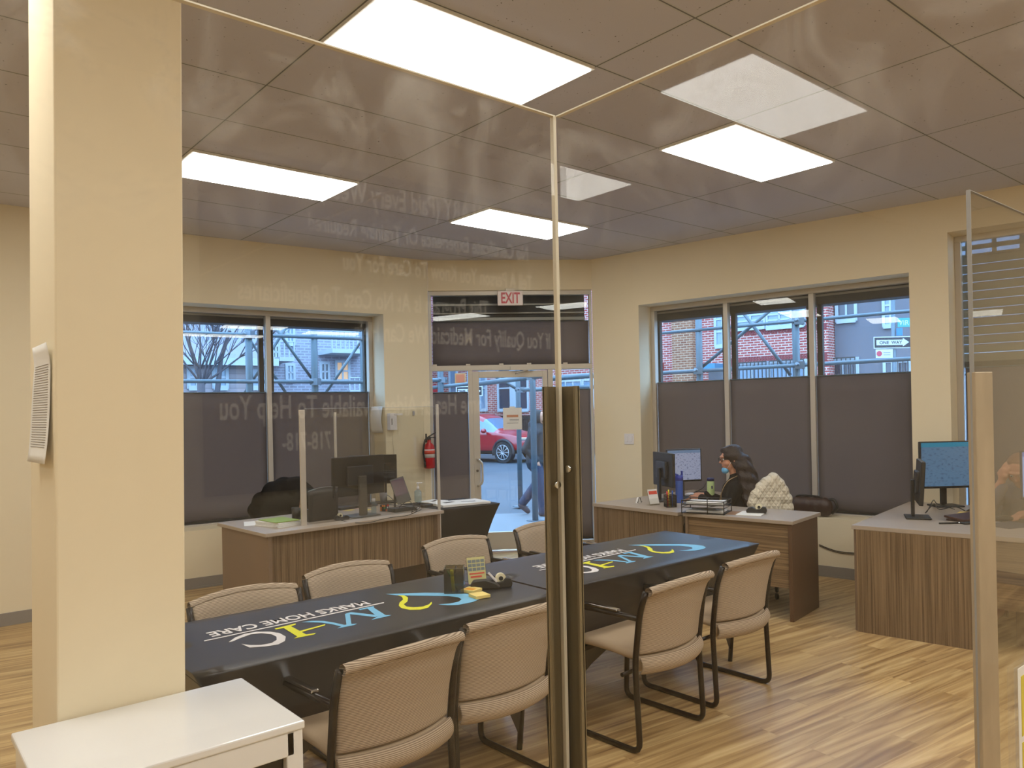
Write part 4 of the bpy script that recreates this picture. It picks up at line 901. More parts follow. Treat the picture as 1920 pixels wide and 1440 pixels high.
c = P(905, 1098, ZC_); t = thing('desk_calendar', 'small printed calendar card standing in a clear holder beside the pen cup', 'calendar', (c.x, c.y+.05, ZC_), math.radians(-18))
R_ = Matrix.Rotation(math.radians(-12), 3, 'X')
hC = .14
MB().box((0, 0, hC/2), (.105, .003, hC), R=R_).box((0, .03, .003), (.105, .08, .003)).build('holder', M_PANE2, t)
MB().box(Vector((0, -.004, hC/2)), (.095, .0015, hC*.94), R=R_).build('card', mat('card_cream', (206, 200, 140), .6), t)
o = MB()
for r_ in range(3):
    for k in range(4): o.box(R_ @ Vector((-.034+k*.0225, -.0055, .045-r_*.02))+Vector((0, 0, hC/2)), (.019, .001, .015), R=R_)
o.build('month_grid', mat('month_grey', (120, 130, 134), .7), t)
o = MB(); o.box(R_ @ Vector((0, -.0055, -.016))+Vector((0, 0, hC/2)), (.08, .001, .007), R=R_).box(R_ @ Vector((-.005, -.0055, -.032))+Vector((0, 0, hC/2)), (.06, .001, .009), R=R_); o.build('red_print', mat('print_red', (216, 80, 60), .6), t)
def tape_disp(c, rz, label, s=1.0, roll=(230, 222, 190)):
    t = thing('tape_dispenser', label, 'tape dispenser', c, rz); M = Matrix.Scale(s, 4)
    prof = [(-.075, 0), (.075, 0), (.08, .02), (.07, .045), (.045, .05), (.03, .032), (0, .028), (-.03, .045), (-.06, .04), (-.08, .02)]
    MB().prism(prof, -.025, .025, M=M @ Matrix.Rotation(PI/2, 4, 'X')).build('body', M_BLACK, t, bevel=.004)
    MB().cyl(M @ Vector((.02, -.012, .045)), M @ Vector((.02, .012, .045)), .027*s, 20).build('tape_roll', mat('tape_cream', roll, .4), t)
    MB().cyl(M @ Vector((.02, -.014, .045)), M @ Vector((.02, .014, .045)), .012*s, 12).build('hub', M_BLACK, t); return t
c = P(930, 1104, ZC_); tape_disp(c+Vector((.03, .03, 0)), math.radians(-28), 'black tape dispenser on the nearer covered table', .95)
c = P(905, 1104, ZC_); t = thing('stapler', 'black stapler with a white top, in front of the calendar card', 'stapler', c+Vector((.015, -.005, 0)), math.radians(-38))
MB().prism([(-.07, 0), (.07, 0), (.072, .012), (.05, .03), (.0, .046), (-.06, .042), (-.075, .02)], -.02, .02, M=Matrix.Rotation(PI/2, 4, 'X')).build('body', M_BLACK, t, bevel=.006)
MB().box((.035, 0, .055), (.06, .016, .008), R=Matrix.Rotation(math.radians(48), 3, 'Y')).build('top_plate', M_WPR, t)
M_NOTE = mat('note_yellow', (238, 214, 130), .7)
for (x, y, r), l, m in [((884, 1109, 20), 'yellow sticky note pad with orange print, beside the smoky cup', 1), ((899, 1119, -8), 'plain yellow sticky note pad at the edge of the blue print', 0)]:
    c = P(x, y, ZC_); t = thing('sticky_notes', l, 'sticky notes', c, math.radians(r)); MB().box((0, 0, .007), (.076, .076, .014)).build('pad', M_NOTE, t, bevel=.001)
    if m: MB().box((-.01, 0, .0145), (.035, .05, .0008)).build('orange_print', mat('note_orange', (232, 160, 40), .7), t)

# ------------------------------------------------------------------ monitors and desk things
def monitor(label, base, rz, w=.5, h=.3, zc=.3, screen=None, tilt=0, stand=True, frame=.012, basew=.22, rect=False, post=None):
    """screen faces local -Y"""
    t = thing('monitor', label, 'monitor', base, rz); R = Matrix.Rotation(math.radians(tilt), 3, 'X')
    MB().box((0, 0, zc), (w, .028, h), R=R).build('casing', M_BLACK, t, bevel=.006)
    MB().box(Vector((0, 0, zc))+R @ Vector((0, .022, 0)), (w*.5, .03, h*.5), R=R).build('back_bulge', mat('casing_back', (44, 46, 52), .35, spec=.6), t, bevel=.008)
    MB().box(Vector((0, 0, zc))+R @ Vector((0, -.0148, .004)), (w-2*frame, .0012, h-2.4*frame), R=R).build('screen', screen or M_BLACK, t)
    if stand:
        MB().box((0, .05, zc*.5+.015), (.05 if not rect else .06, .022, zc)).build('stand', post or M_BLACK, t, bevel=.004)
        MB().box((0, .02, .007), (basew, .17, .012)).build('base', post or M_BLACK, t, bevel=.005)
    return t
S1 = screen_material('screen_document', (178, 188, 220), (120, 130, 168), (120, 150, 190), .55)
S2 = screen_material('screen_blue', (98, 140, 178), (76, 112, 150), (30, 150, 190), .55)
S3 = screen_material('screen_bright', (160, 190, 250), (140, 160, 230), (80, 120, 200), .9)
# left desk
MG = mat('stand_grey', (88, 86, 84), .45, .2)
c = P(678, 968, ZT); mo = monitor('large dark monitor seen from behind on the left desk', (c.x+.0, c.y+.04, ZT), math.radians(186), .52, .33, .34, None, 0, False)
MB().box((0, .06, .17), (.075, .022, .34)).build('stand', MG, mo, bevel=.004); MB().box((0, .02, .006), (.27, .2, .012)).build('base', MG, mo, bevel=.004)
c = P(727, 943, ZT); t = thing('monitor', 'narrow second monitor on a tall black post behind the large dark monitor', 'monitor', (c.x, c.y+.03, ZT), math.radians(150))
MB().box((0, 0, .19), (.022, .022, .38)).build('post', M_BLACK, t, bevel=.003); MB().box((0, 0, .006), (.2, .16, .012)).build('base', M_BLACK, t, bevel=.004)
MB().box((.12, -.05, .32), (.46, .025, .28)).build('casing', M_BLACK, t, bevel=.005); MB().box((0.0, -.025, .33), (.04, .05, .03)).build('bracket', M_BLACK, t)
MB().box((.12, -.064, .32), (.43, .0012, .25)).build('screen', S1, t)
c = P(757, 952, ZT); t = thing('photo_tablet', 'tilted tablet with a dim picture leaning on a stand at the left desk', 'tablet', (c.x, c.y+.05, ZT), math.radians(-25))
R_ = Matrix.Rotation(math.radians(-14), 3, 'X') @ Matrix.Rotation(math.radians(-16), 3, 'Y')
MB().box((0, 0, .155), (.13, .012, .235), R=R_).build('casing', MG, t, bevel=.004); MB().box(Vector((0, 0, .155))+R_ @ Vector((0, -.007, .03)), (.115, .0015, .15), R=R_).build('screen', mat('tablet_picture', (92, 66, 80), .25, var=((30, 30, 30), .3)), t)
MB().box((-.05, .03, .07), (.015, .05, .14)).build('stand', M_BLACK, t)
def bottle(label, c, prof, m, capm, capprof, rz=0, spout=None, cat='bottle', name='bottle'):
    t = thing(name, label, cat, c, rz); MB().lathe(prof, 16).build('bottle_body', m, t); MB().lathe(capprof, 14).build('cap', capm, t)
    if spout: MB().tube(spout, .005, 6).build('spout', capm, t)
    return t
M_CLR = glass_mat('clear_plastic', (.72, .86, .95), 0, 1.3, .10)
c = P(784, 941, ZT); bottle('hand sanitizer pump bottle near the fire extinguisher', c, [(.033, 0), (.035, .01), (.035, .1), (.012, .12)], M_CLR, M_WPR, [(.013, .119), (.013, .145), (.005, .15), (.005, .175), (.014, .178), (.014, .186)], 0, [(0, 0, .182), (.045, -.01, .182)])
c = P(701, 962, ZT); bottle('small clear bottle with white cap beside the monitor stand', c, [(.02, 0), (.023, .01), (.023, .08), (.014, .10)], M_CLR, M_WPR, [(.015, .10), (.015, .125)])
c = P(719, 943, ZT); t = thing('plastic_cup', 'frosted plastic cup behind the small coloured cube', 'cup', c); MB().lathe([(.027, 0), (.038, .1), (.036, .1), (.025, .004)], 18).build('cup', mat('frosted', (150, 150, 160), .5), t)
c = P(721, 958, ZT); t = thing('puzzle_cube', 'small coloured cube on the left desk', 'puzzle cube', c+Vector((0, 0, .03)), .5)
MB().box((0, 0, 0), (.057, .057, .057)).build('core', M_BLACK, t, bevel=.003)
pc = [(220, 60, 50), (230, 130, 40), (240, 240, 240), (60, 140, 80), (230, 200, 60)]; rr_ = random.Random(3)
for k in range(5):
    o = MB()
    for i in range(3):
        for j in range(3):
            if rr_.randrange(5) == k or (i+j*2+k) % 5 == 0: o.box((-.0295, -.019+i*.019, -.019+j*.019), (.001, .016, .016)) if k % 2 else o.box((-.019+i*.019, -.0295, -.019+j*.019), (.016, .001, .016))
    o.build('sticker', mat('cube_%d' % k, pc[k], .4), t)
c = P(757, 958, ZT); t = thing('docking_box', 'flat dark box with cables in front of the tilted tablet', 'box', c+Vector((0, .02, .018)), math.radians(3)); MB().box((0, 0, 0), (.24, .12, .034)).build('box', mat('grey_box', (72, 68, 66), .5), t, bevel=.004)
c = P(800, 951, ZT); t = thing('power_adapter', 'small black adapter at the right end of the left desk', 'adapter', c+Vector((0, 0, .014)), .2); MB().box((0, 0, 0), (.12, .05, .026)).build('brick', M_BLACK, t, bevel=.006)
c = P(643, 975, ZT); tape_disp(c+Vector((.0, .02, 0)), math.radians(180), 'black tape dispenser behind the clear guard on the left desk', .8)
c = P(666, 952, ZT); t = thing('keyboard', 'black keyboard half hidden behind the big monitor stand', 'keyboard', c, math.radians(5)); MB().box((0, 0, .012), (.4, .14, .02)).build('body', M_BLACK, t, bevel=.004)
for (x, y, r, m), l in {(655, 957, 20, 'n'): 'yellow paper scrap left of the monitor stand', (664, 954, -10, 'p'): 'pink paper scrap beside the monitor stand', (689, 956, 30, 'n'): 'yellow paper scrap right of the monitor stand'}.items():
    c = P(x, y, ZT); o = MB().box((0, 0, .016), (.09, .06, .0015)).build('paper_scrap', M_NOTE if m == 'n' else mat('note_pink', (226, 190, 180), .7), None, loc=c); o.rotation_euler = (0, 0, math.radians(r)); tag(o, l, 'paper')
    o.location.z = ZT-.014
def cable(label, pts, r=.0028, m=None):
    o = MB().tube(bez(pts, 6), r, 6).build('cable', m or M_BLACK); tag(o, label, 'cable'); return o
def PZ(x, y, z=.003): return P(x, y, ZT+z)
cable('black cable looping over the front edge of the left desk', [PZ(790, 955, .02), PZ(765, 966, .01), PZ(735, 970), PZ(715, 974), P(690, 980, ZT-.01), P(660, 980, ZT-.005), PZ(640, 976)])
cable('black cable running from the monitor stand to the flat box', [PZ(683, 940, .01), PZ(705, 944, .03), PZ(730, 946, .04), PZ(760, 950, .045), PZ(775, 954, .02)])
cable('coiled black cable beside the tilted tablet', [PZ(748, 952, .06), PZ(756, 944, .10), PZ(768, 940, .11), PZ(776, 950, .07), PZ(782, 957, .03), PZ(772, 962, .02), PZ(778, 946, .09), PZ(786, 944, .08), PZ(786, 953, .04), PZ(772, 960, .02)])
cable('thin grey cable at the rear of the left desk', [PZ(722, 925, .01), PZ(735, 935, .04), PZ(742, 945, .02)], .0035)
# papers and folder at the left end
c = P(528, 986, ZT); t = thing('paper_stack', 'stack of white papers with a green folder on top at the left desk end', 'papers', c+Vector((.0, .06, 0)), math.radians(12))
for k in range(5): MB().box((rr_.uniform(-.008, .008), rr_.uniform(-.008, .008), .004+k*.0075), (.22, .29, .006), rr_.uniform(-.06, .06)).build('sheets', M_PAPER, t)
MB().box((.0, -.01, .042), (.205, .27, .004), -.1).build('green_cover', mat('cover_green', (150, 176, 40), .35), t)
c = P(480, 983, ZT); t = thing('paper_sheet', 'single white sheet beside the green folder', 'paper', c+Vector((.03, .05, .001)), math.radians(-20)); MB().box((0, 0, 0), (.2, .26, .001)).build('sheet', M_PAPER, t)
c = P(560, 975, ZT); t = thing('pencil_holder', 'dark pencil holder left of the clear guard post', 'pen cup', c+Vector((-.0, .03, 0))); MB().lathe([(.04, 0), (.043, .1), (.04, .1), (.037, .005)], 16).build('cup', M_BLACK, t)
pen('pencil', 'brown pencil in the dark holder by the guard post', t.location+Vector((.01, 0, .008)), t.location+Vector((.035, .0, .165)), .005, mat('pencil_brown', (130, 90, 60), .5))
def sheet_on(label, x, y, w, h, r, z=ZT, m=None, name='paper_sheet', th=.002, dx=0, dy=0):
    c = P(x, y, z); t = thing(name, label, 'paper', c+Vector((dx, dy, th/2+.0005)), math.radians(r)); MB().box((0, 0, 0), (w, h, th)).build('sheet', m or M_PAPER, t); return t
t = sheet_on('pile of printed sheets on the black covered table by the door', 862, 945, .5, .3, -8, .741, th=.02)
MB().box((-.1, .03, .0108), (.12, .05, .001), .3).build('dark_print', M_BLACK, t); MB().box((.08, -.02, .0108), (.14, .03, .001), -.2).build('dark_print', M_BLACK, t)
t = sheet_on('loose printed sheets at the left end of the black covered table', 812, 941, .22, .2, 15, .741, th=.008)
MB().box((.02, .0, .0048), (.13, .03, .001), .4).build('dark_print', M_BLACK, t)

# wall things on the left wall
u0, z0 = WL.q(742, 806, 0); u1, z1 = WL.q(722, 775, 0)
t = thing('wall_sensor', 'white plastic wall device with a bracket and hanging cord', 'device', WL.pt((u0+u1)/2, -.04, (z0+z1)/2), WL.ang)
MB().box((0, 0, 0), (.085, .075, z1-z0)).build('housing', M_WPR, t, bevel=.006); MB().box((.06, -.03, (z1-z0)*.42), (.1, .03, .018)).build('bracket', M_WPR, t, bevel=.003)
MB().box((-.02, -.038, .0), (.008, .002, .07)).build('dark_slot', M_BLACK, t); 
o = MB().tube(bez([Vector((.0, 0, -.07)), (.01, .02, -.2), (.03, .03, -.35), (.03, .03, -.5), (.06, .03, -.66)], 5), .003, 6).build('cord', mat('cord_ivory', (206, 196, 176), .6), t)
u0, z0 = WL.q(705, 790, .0)
t = thing('paper_sheet', 'curled white sheet hanging on the right reveal of the left window', 'paper', WL.pt(2.742, .13, WL.q(706, 787, .15)[1]), WL.ang)
MB().grid(lambda a, b: Vector((-.004-.05*abs(a-.15)-.045*math.sin(b*PI)*.5, (a-.5)*.22, (b-.5)*.29)), 8, 8).build('sheet', M_PAPER, t, solid=.0008)
u0, z0 = WL.q(775, 775, 0); t = thing('wall_hook', 'tiny clear hook on the wall above the fire extinguisher', 'hook', WL.pt(u0, -.008, z0), WL.ang); MB().box((0, 0, 0), (.025, .014, .05)).build('hook', mat('hook_grey', (170, 170, 180), .2), t, bevel=.004)
u0, z0 = WL.q(805, 878, -.08); zt_ = WL.q(800, 822, -.08)[1]
t = thing('fire_extinguisher', 'red fire extinguisher with black hose on the wall beside the door', 'fire extinguisher', WL.pt(u0, -.085, z0), WL.ang); hh = (zt_-z0)*.86; re = .062
MB().lathe([(re*.9, 0), (re, .012), (re, hh*.78), (re*.85, hh*.9), (.022, hh), (.02, hh+.03)], 24).build('cylinder', M_RED, t)
MB().lathe([(re+.0012, hh*.42), (re+.0012, hh*.74)], 24).build('label_band', M_WPR, t); MB().lathe([(re+.002, hh*.56), (re+.002, hh*.70)], 24).build('red_print', mat('print_red', (216, 80, 60), .6), t)
MB().box((0, 0, hh+.045), (.035, .035, .04)).box((.035, 0, hh+.085), (.11, .02, .012), R=Matrix.Rotation(-.5, 3, 'Y')).box((.03, 0, hh+.055), (.10, .018, .01)).box((-.035, 0, hh+.05), (.015, .02, .10)).build('valve', M_BLACK, t, bevel=.003)
MB().tube(bez([(-.01, -.01, hh+.05), (-.06, -.02, hh+.03), (-.085, -.02, hh*.7), (-.078, -.02, hh*.45), (-.07, -.02, hh*.25)], 5), .010, 8).build('hose', M_BLACK, t); MB().cyl((-.07, -.02, hh*.28), (-.066, -.02, hh*.05), .013).build('nozzle', M_BLACK, t)
MB().box((0, .07, hh*.6), (.05, .03, .1)).build('wall_bracket', M_FRAME, t)
u0, z0 = WR.q(1180, 823, 0); t = thing('light_switch', 'white double light switch on the wall left of the three pane window', 'light switch', WR.pt(u0, -.004, z0), WR.ang)
MB().box((0, 0, 0), (.125, .008, .12)).build('plate', M_WPR, t, bevel=.003)
for x in (-.028, .028): MB().box((x, -.006, 0), (.034, .008, .065)).build('rocker', M_WPR, t, bevel=.003)
a, b = WR.q(1536, 1021, -.008), WR.q(1602, 1037, -.008); pts = [WR.pt(a[0]+(b[0]-a[0])*f, -.008, a[1]+(b[1]-a[1])*f-.02*math.sin(PI*f)) for f in (0, .3, .6, 1, 1.5)]
cable('two black cables sagging along the wall between the right desks', pts, .004); cable('thin second black cable along the wall between the right desks', [p+Vector((0, 0, -.012)) for p in pts], .003)

# ------------------------------------------------------------------ middle desk things
c = P(1197, 943, ZT); t = thing('binder_clip', 'small black clip holding white cards at the left end of the middle desk', 'clip', c, 0)
MB().prism([(-.025, 0), (.025, 0), (.006, .05), (-.006, .05)], -.012, .012, M=Matrix.Rotation(PI/2, 4, 'X') @ Matrix.Rotation(0, 4, 'Z')).build('cards', M_PAPER, t)
MB().tube([(-.035, -.014, .012), (-.025, -.014, .004), (-.006, -.014, .05), (.006, -.014, .05), (.025, -.014, .004), (.035, -.014, .012)], .003, 6).build('wire', M_BLACK, t)
c = P(1232, 947, ZT); t = thing('brochure_holder', 'clear brochure holder with red and white leaflets beside the pen cup', 'brochure holder', c+Vector((-.02, .02, 0)), math.radians(-12)); R_ = Matrix.Rotation(math.radians(-16), 3, 'X')
MB().box((0, .01, .07), (.11, .003, .14), R=R_).box((0, -.012, .03), (.11, .003, .06), R=R_).box((0, .01, .002), (.11, .05, .003)).build('holder', M_PANE2, t)
MB().box((0, .004, .075), (.10, .004, .13), R=R_).build('leaflets', M_PAPER, t); MB().box(Vector((0, .004, .075))+R_ @ Vector((0, -.003, .035)), (.09, .001, .03), R=R_).build('red_print', MATS['print_red'], t)
c = P(1262, 951, ZT); t = thing('mesh_pen_cup', 'black mesh pen cup with coloured pens on the middle desk', 'pen cup', c+Vector((.0, .03, 0)), -.6); LC = t.location
o = MB(); s_ = .042
for k in range(9):
    q = -s_+k*2*s_/8
    for a, b in [((q, -s_), 0), ((q, s_), 0), ((-s_, q), 0), ((s_, q), 0)]: o.span((a[0]-.0022, a[1]-.0022, 0), (a[0]+.0022, a[1]+.0022, .105))
for z in (.002, .03, .055, .08, .104): o.span((-s_, -s_-.002, z-.002), (s_, -s_+.002, z+.002)).span((-s_, s_-.002, z-.002), (s_, s_+.002, z+.002)).span((-s_-.002, -s_, z-.002), (-s_+.002, s_, z+.002)).span((s_-.002, -s_, z-.002), (s_+.002, s_, z+.002))
o.build('mesh', M_FRAME, t); MB().span((-s_, -s_, 0), (s_, s_, .003)).build('bottom', M_FRAME, t)
for dx, dy, tx, ty, hz, cc_, l in [(-.01, 0, -.02, 0, .15, (230, 210, 50), 'yellow highlighter standing in the mesh pen cup'), (-.02, .01, -.03, .01, .135, (214, 50, 60), 'red pen standing in the mesh pen cup'), (.015, -.01, .02, -.01, .14, (40, 90, 190), 'blue pen standing in the mesh pen cup'), (0.01, .02, .0, .03, .125, (230, 130, 60), 'orange pen standing in the mesh pen cup')]:
    pen('pen', l, LC+Vector((dx, dy, .004)), LC+Vector((tx, ty, hz)), .0055, mat('pen_%d' % int(cc_[0]+cc_[2]), cc_, .4))
c = P(1279, 943, ZT); M_BB = glass_mat('blue_tritan', (.08, .25, .75), 0, 1.2, .18)
t = thing('water_bottle', 'blue sports bottle with a flip spout beside the mesh pen cup', 'bottle', c+Vector((.0, .03, 0)), -.6)
MB().lathe([(.034, 0), (.036, .01), (.034, .09), (.036, .19), (.034, .20)], 20).build('bottle_body', mat('blue_plastic', (40, 84, 170), .2, spec=.7), t); MB().lathe([(.037, .20), (.037, .235), (.03, .245), (.0, .247)], 20).build('lid', mat('lid_blue', (34, 56, 160), .4), t)
MB().box((-.03, 0, .257), (.05, .02, .014), R=Matrix.Rotation(.35, 3, 'Y')).box((.028, 0, .265), (.014, .022, .045)).build('spout', MATS['lid_blue'], t, bevel=.003)
# letter tray
c = P(1330, 962, ZT); t = thing('letter_tray', 'two level black wire letter tray with papers on the middle desk', 'letter tray', c+Vector((.02, .04, 0)), math.radians(-69)); 
def wirebox(o, w_, d_, z_, h_):
    for z in (z_, z_+h_): o.tube([(-w_/2, -d_/2, z), (w_/2, -d_/2, z), (w_/2, d_/2, z), (-w_/2, d_/2, z)], .0035, 6, closed=True)
    for x in (-w_/2, w_/2):
        for y in (-d_/2, d_/2): o.tube([(x, y, z_), (x, y, z_+h_)], .003, 6)
tw, td = .34, .25
o = MB(); wirebox(o, tw, td, .006, .045); o.build('lower_frame', M_FRAME, t); o = MB(); wirebox(o, tw, td, .075, .03); o.build('upper_frame', M_FRAME, t)
for z in (.008, .072): MB().box((0, 0, z), (tw, td, .002)).build('mesh_shelf', M_FRAME, t)
o = MB()
for x in (-tw/2, tw/2): o.tube([(x, -td/2, 0), (x, -td/2, .11)], .004, 6); o.tube([(x, td/2, 0), (x, td/2, .11)], .004, 6)
o.tube([(.04, -td/2-.003, 0), (.04, -td/2-.003, .135)], .004, 6); o.build('uprights', M_FRAME, t)
for (z, n_, l) in ((.0105, 3, 'white papers lying in the lower letter tray level'), (.0745, 4, 'white papers lying in the upper letter tray level')):
    tt = thing('paper_stack', l, 'papers', t.location+Vector((0, 0, z)), t.rotation_euler[2]+.05)
    for k in range(n_): MB().grid(lambda a, b: Vector(((a-.5)*.29, (b-.5)*.21, k*.005+.002+.004*math.sin(a*4+k)*a)), 6, 3).build('sheet', M_PAPER, tt, solid=.0015)
sheet_on('brown folder between the letter tray and the tape dispenser', 1372, 962, .2, .24, 18, m=mat('kraft', (150, 112, 80), .8), name='kraft_folder', dx=.0, dy=.02)
sheet_on('white sheets under the black tape dispenser on the middle desk', 1413, 964, .24, .19, 20, th=.005, dx=.0, dy=.02)
c = P(1418, 962, ZT+.006); tape_disp(c+Vector((.02, .01, 0)), math.radians(-62), 'black tape dispenser on the white sheets of the middle desk', 1.0)
c = PD(1332, 925, 6.72); t = bottle('pale green lotion bottle with dark blue cap beside the woman', Vector((c.x, c.y, ZT)), [(.034, 0), (.036, .01), (.034, .16), (.032, .165)], mat('lotion_green', (196, 216, 150), .4), mat('cap_navy', (30, 34, 90), .4), [(.034, .166), (.034, .19), (.03, .194)])
t.location = P(1333, 935, ZT); MB().box((-.018, -.028, .11), (.03, .012, .03), .6).build('label', MATS['cap_navy'], t, bevel=.005)
sc1 = P(1283, 915, ZT+.06)
monitor('lit monitor with a document, facing the seated woman', P(1283, 934, ZT)+Vector((0, 0, 0)), math.radians(-40+14), .36, .31, .31, S1, 0, True)
monitor('monitor seen obliquely from behind, left of the lit monitor of the woman', P(1246, 939, ZT), math.radians(64), .42, .31, .29, S1, 0, True)
t = thing('keyboard', 'dark keyboard under the hands of the seated woman', 'keyboard', P(1312, 928, ZT), math.radians(28)); MB().box((0, 0, .01), (.40, .14, .018)).build('body', M_BLACK, t, bevel=.004)
t = thing('computer_mouse', 'white computer mouse right of the blue bottle', 'mouse', P(1295, 930, ZT)+Vector((0, 0, .0)), .5); MB().ball((0, 0, .016), (.035, .055, .018), 14).build('shell', M_WPR, t)
cable('black cable loop behind the lotion bottle', [P(1300, 925, ZT+.01), P(1318, 915, ZT+.04), P(1325, 905, ZT+.05), P(1333, 912, ZT+.03), P(1335, 925, ZT+.01)], .004)
# handbag on the sill side
t = thing('handbag', 'dark brown leather handbag on the window sill right of the jacket', 'bag', WR.pt(*[WR.q(1520, 972, .08)[0], .10, .548]), WR.ang)
o = MB(); 
for x in (-.12, -.04, .04, .12): o.ball((x, 0, .085), (.085, .07, .10), 14)
blob('bag_body', o, mat('brown_leather', (56, 36, 34), .4, bump=(30, .3)), t, .012, 6, lambda v: Vector((v.x, v.y, max(v.z, .002))))
MB().tube(bez([(-.12, -.02, .13), (-.13, -.02, .18), (-.02, -.02, .19), (.1, -.02, .18), (.13, -.02, .13)], 5), .008, 8).tube(bez([(.14, .0, .15), (.21, .0, .16), (.24, 0, .09), (.19, 0, .03)], 5), .014, 8).build('handle', M_BLACK, t)
# ------------------------------------------------------------------ right desk things
c = P(1726, 971, ZT); monitor('black monitor seen edge on at the left of the right desk', c, math.radians(27), .40, .32, .27, None, 4, True, rect=True)
c = P(1776, 950, ZT); monitor('monitor with a lit blue page on the right desk', c, math.radians(-40+3), .46, .385, .345, S2, 0, True)
c = P(1817, 974, ZT); t = thing('keyboard', 'black keyboard with reddish underside left of the wide post', 'keyboard', c, math.radians(-12)); MB().box((0, 0, .022), (.36, .15, .016), R=Matrix.Rotation(.12, 3, 'X')).box((0, 0, .008), (.34, .13, .012)).build('body', mat('keyboard_red', (70, 44, 40), .4), t, bevel=.003)
c = P(1775, 982, ZT); t = pen('pen', 'black pen lying on the right desk in front of the monitors', c+Vector((-.05, .03, .006)), c+Vector((.09, -.09, .006)), .006, M_BLACK, M_CHROME)
t = thing('phone', 'black phone lying beside the pen on the right desk', 'phone', P(1818, 982, ZT)+Vector((0, 0, .006)), math.radians(-30)); MB().box((0, 0, 0), (.13, .065, .01)).build('body', M_BLACK, t, bevel=.003)
sheet_on('yellow leaflet under the keyboard on the right desk', 1806, 962, .16, .07, 10, m=M_NOTE)
cable('black cables tangled behind the blue page monitor', [P(1735, 962, ZT+.004), P(1745, 950, ZT+.05), P(1752, 945, ZT+.02), P(1762, 955, ZT+.02), P(1790, 950, ZT+.04), P(1810, 958, ZT+.01)], .004)
cable('thin black cable rising beside the edge on monitor', [P(1738, 960, ZT+.004), P(1750, 938, ZT+.07), P(1758, 945, ZT+.05), P(1790, 955, ZT+.01)], .003)
t = thing('computer_mouse', 'black mouse in front of the seated man', 'mouse', P(1884, 976, ZT), .3); MB().ball((0, 0, .016), (.04, .055, .022), 14).build('shell', M_BLACK, t)
sheet_on('grey mat under the black mouse at the right desk', 1893, 985, .3, .22, -20, m=mat('mat_grey', (70, 70, 76), .7), name='mouse_mat', th=.004)
monitor('bright monitor cut off by the right edge of the view', P(1982, 984, ZT), math.radians(-62), .42, .34, .34, S3, 0, True)

c = P(608, 978, ZT); t = thing('reflection_shape', 'dark curved organizer with a pale rim behind the clear guard', 'silhouette', c+Vector((.02, .05, 0)), math.radians(0))  # a reflection in the guard pane, modelled as a solid shape
oc = lambda a, b: Vector(((a-.5)*.26, .05*(1-(2*a-1)**2)*0+.015*math.sin(a*PI), b*(.235+.035*math.sin(a*PI*.6+.4))))
MB().grid(oc, 12, 6).build('back_plate', mat('reflection_dark', (48, 46, 46), .35), t, solid=.006); MB().box((0, .05, .05), (.25, .07, .1)).build('tray', M_BLACK, t)
MB().tube([oc(k/12, 1.0) for k in range(13)], .004, 6).build('rim', mat('rim_grey', (130, 128, 126), .3), t)

# ------------------------------------------------------------------ people
def head_shape(mb, c, R, s=1.0):
    c = Vector(c)
    def b(p, r): mb.ball(c+R @ (Vector(p)*s), tuple(q*s for q in r), 16, R=R)
    b((0, -.012, .025), (.074, .094, .090)); b((0, .018, -.03), (.058, .070, .078)); b((0, .05, -.082), (.026, .026, .022)); b((0, .094, -.012), (.011, .020, .012)); b((0, .088, .012), (.008, .012, .022))
    b((0, .074, -.048), (.024, .014, .010)); b((0, .08, .036), (.045, .014, .012))
    for s_ in (-1, 1): b((s_*.076, -.008, -.008), (.009, .018, .030)); b((s_*.040, .055, -.025), (.022, .022, .022))
def face_bits(t, c, R, s=1.0, mouth=True):
    c = Vector(c)
    for s_ in (-1, 1):
        e = MB().ball(c+R @ Vector((s_*.030, .078, .012)), (.012, .008, .009), 10).build('eye', mat('eye_white', (225, 220, 215), .3), t)
        MB().ball(c+R @ Vector((s_*.030, .085, .012)), (.006, .004, .006), 8).build('iris', M_BLACK, e)
    if mouth: MB().ball(c+R @ Vector((0, .083, -.05)), (.022, .006, .006), 10).build('lips', mat('lips', (160, 84, 80), .5), t)
def hand(mb, wrist, d, up, s=1.0, curl=.5, thumb=1):
    """palm plus five bent fingers of different length; d: pointing direction, up: back of the hand"""
    d = Vector(d).normalized(); up = Vector(up); up = (up-d*up.dot(d)).normalized(); side = d.cross(up)*thumb; w = Vector(wrist)
    mb.limb([w, w+d*.035*s, w+d*.075*s], [.024*s, .03*s, .028*s]); mb.ball(w+d*.045*s+side*.018*s, .024*s, 10); mb.ball(w+d*.045*s-side*.018*s, .024*s, 10)
    for k, (o, L) in enumerate([(.030, .068), (.011, .078), (-.009, .073), (-.028, .056)]):
        p = w+d*.078*s+side*o*s; q = [p]; a = 0
        for f, r in ((.45, .0), (.3, 0), (.25, 0)):
            a += curl*(.55+.08*k); dd = d*math.cos(a)-up*math.sin(a); q.append(q[-1]+dd*L*f*s)
        mb.limb(q, [.0095*s, .009*s, .008*s, .0072*s], 8)
    p = w+d*.02*s+side*.03*s; mb.limb([p, p+(d*.6+side*.8).normalized()*.032*s, p+(d*.85+side*.6-up*.3).normalized()*.062*s], [.012*s, .011*s, .0085*s], 8)
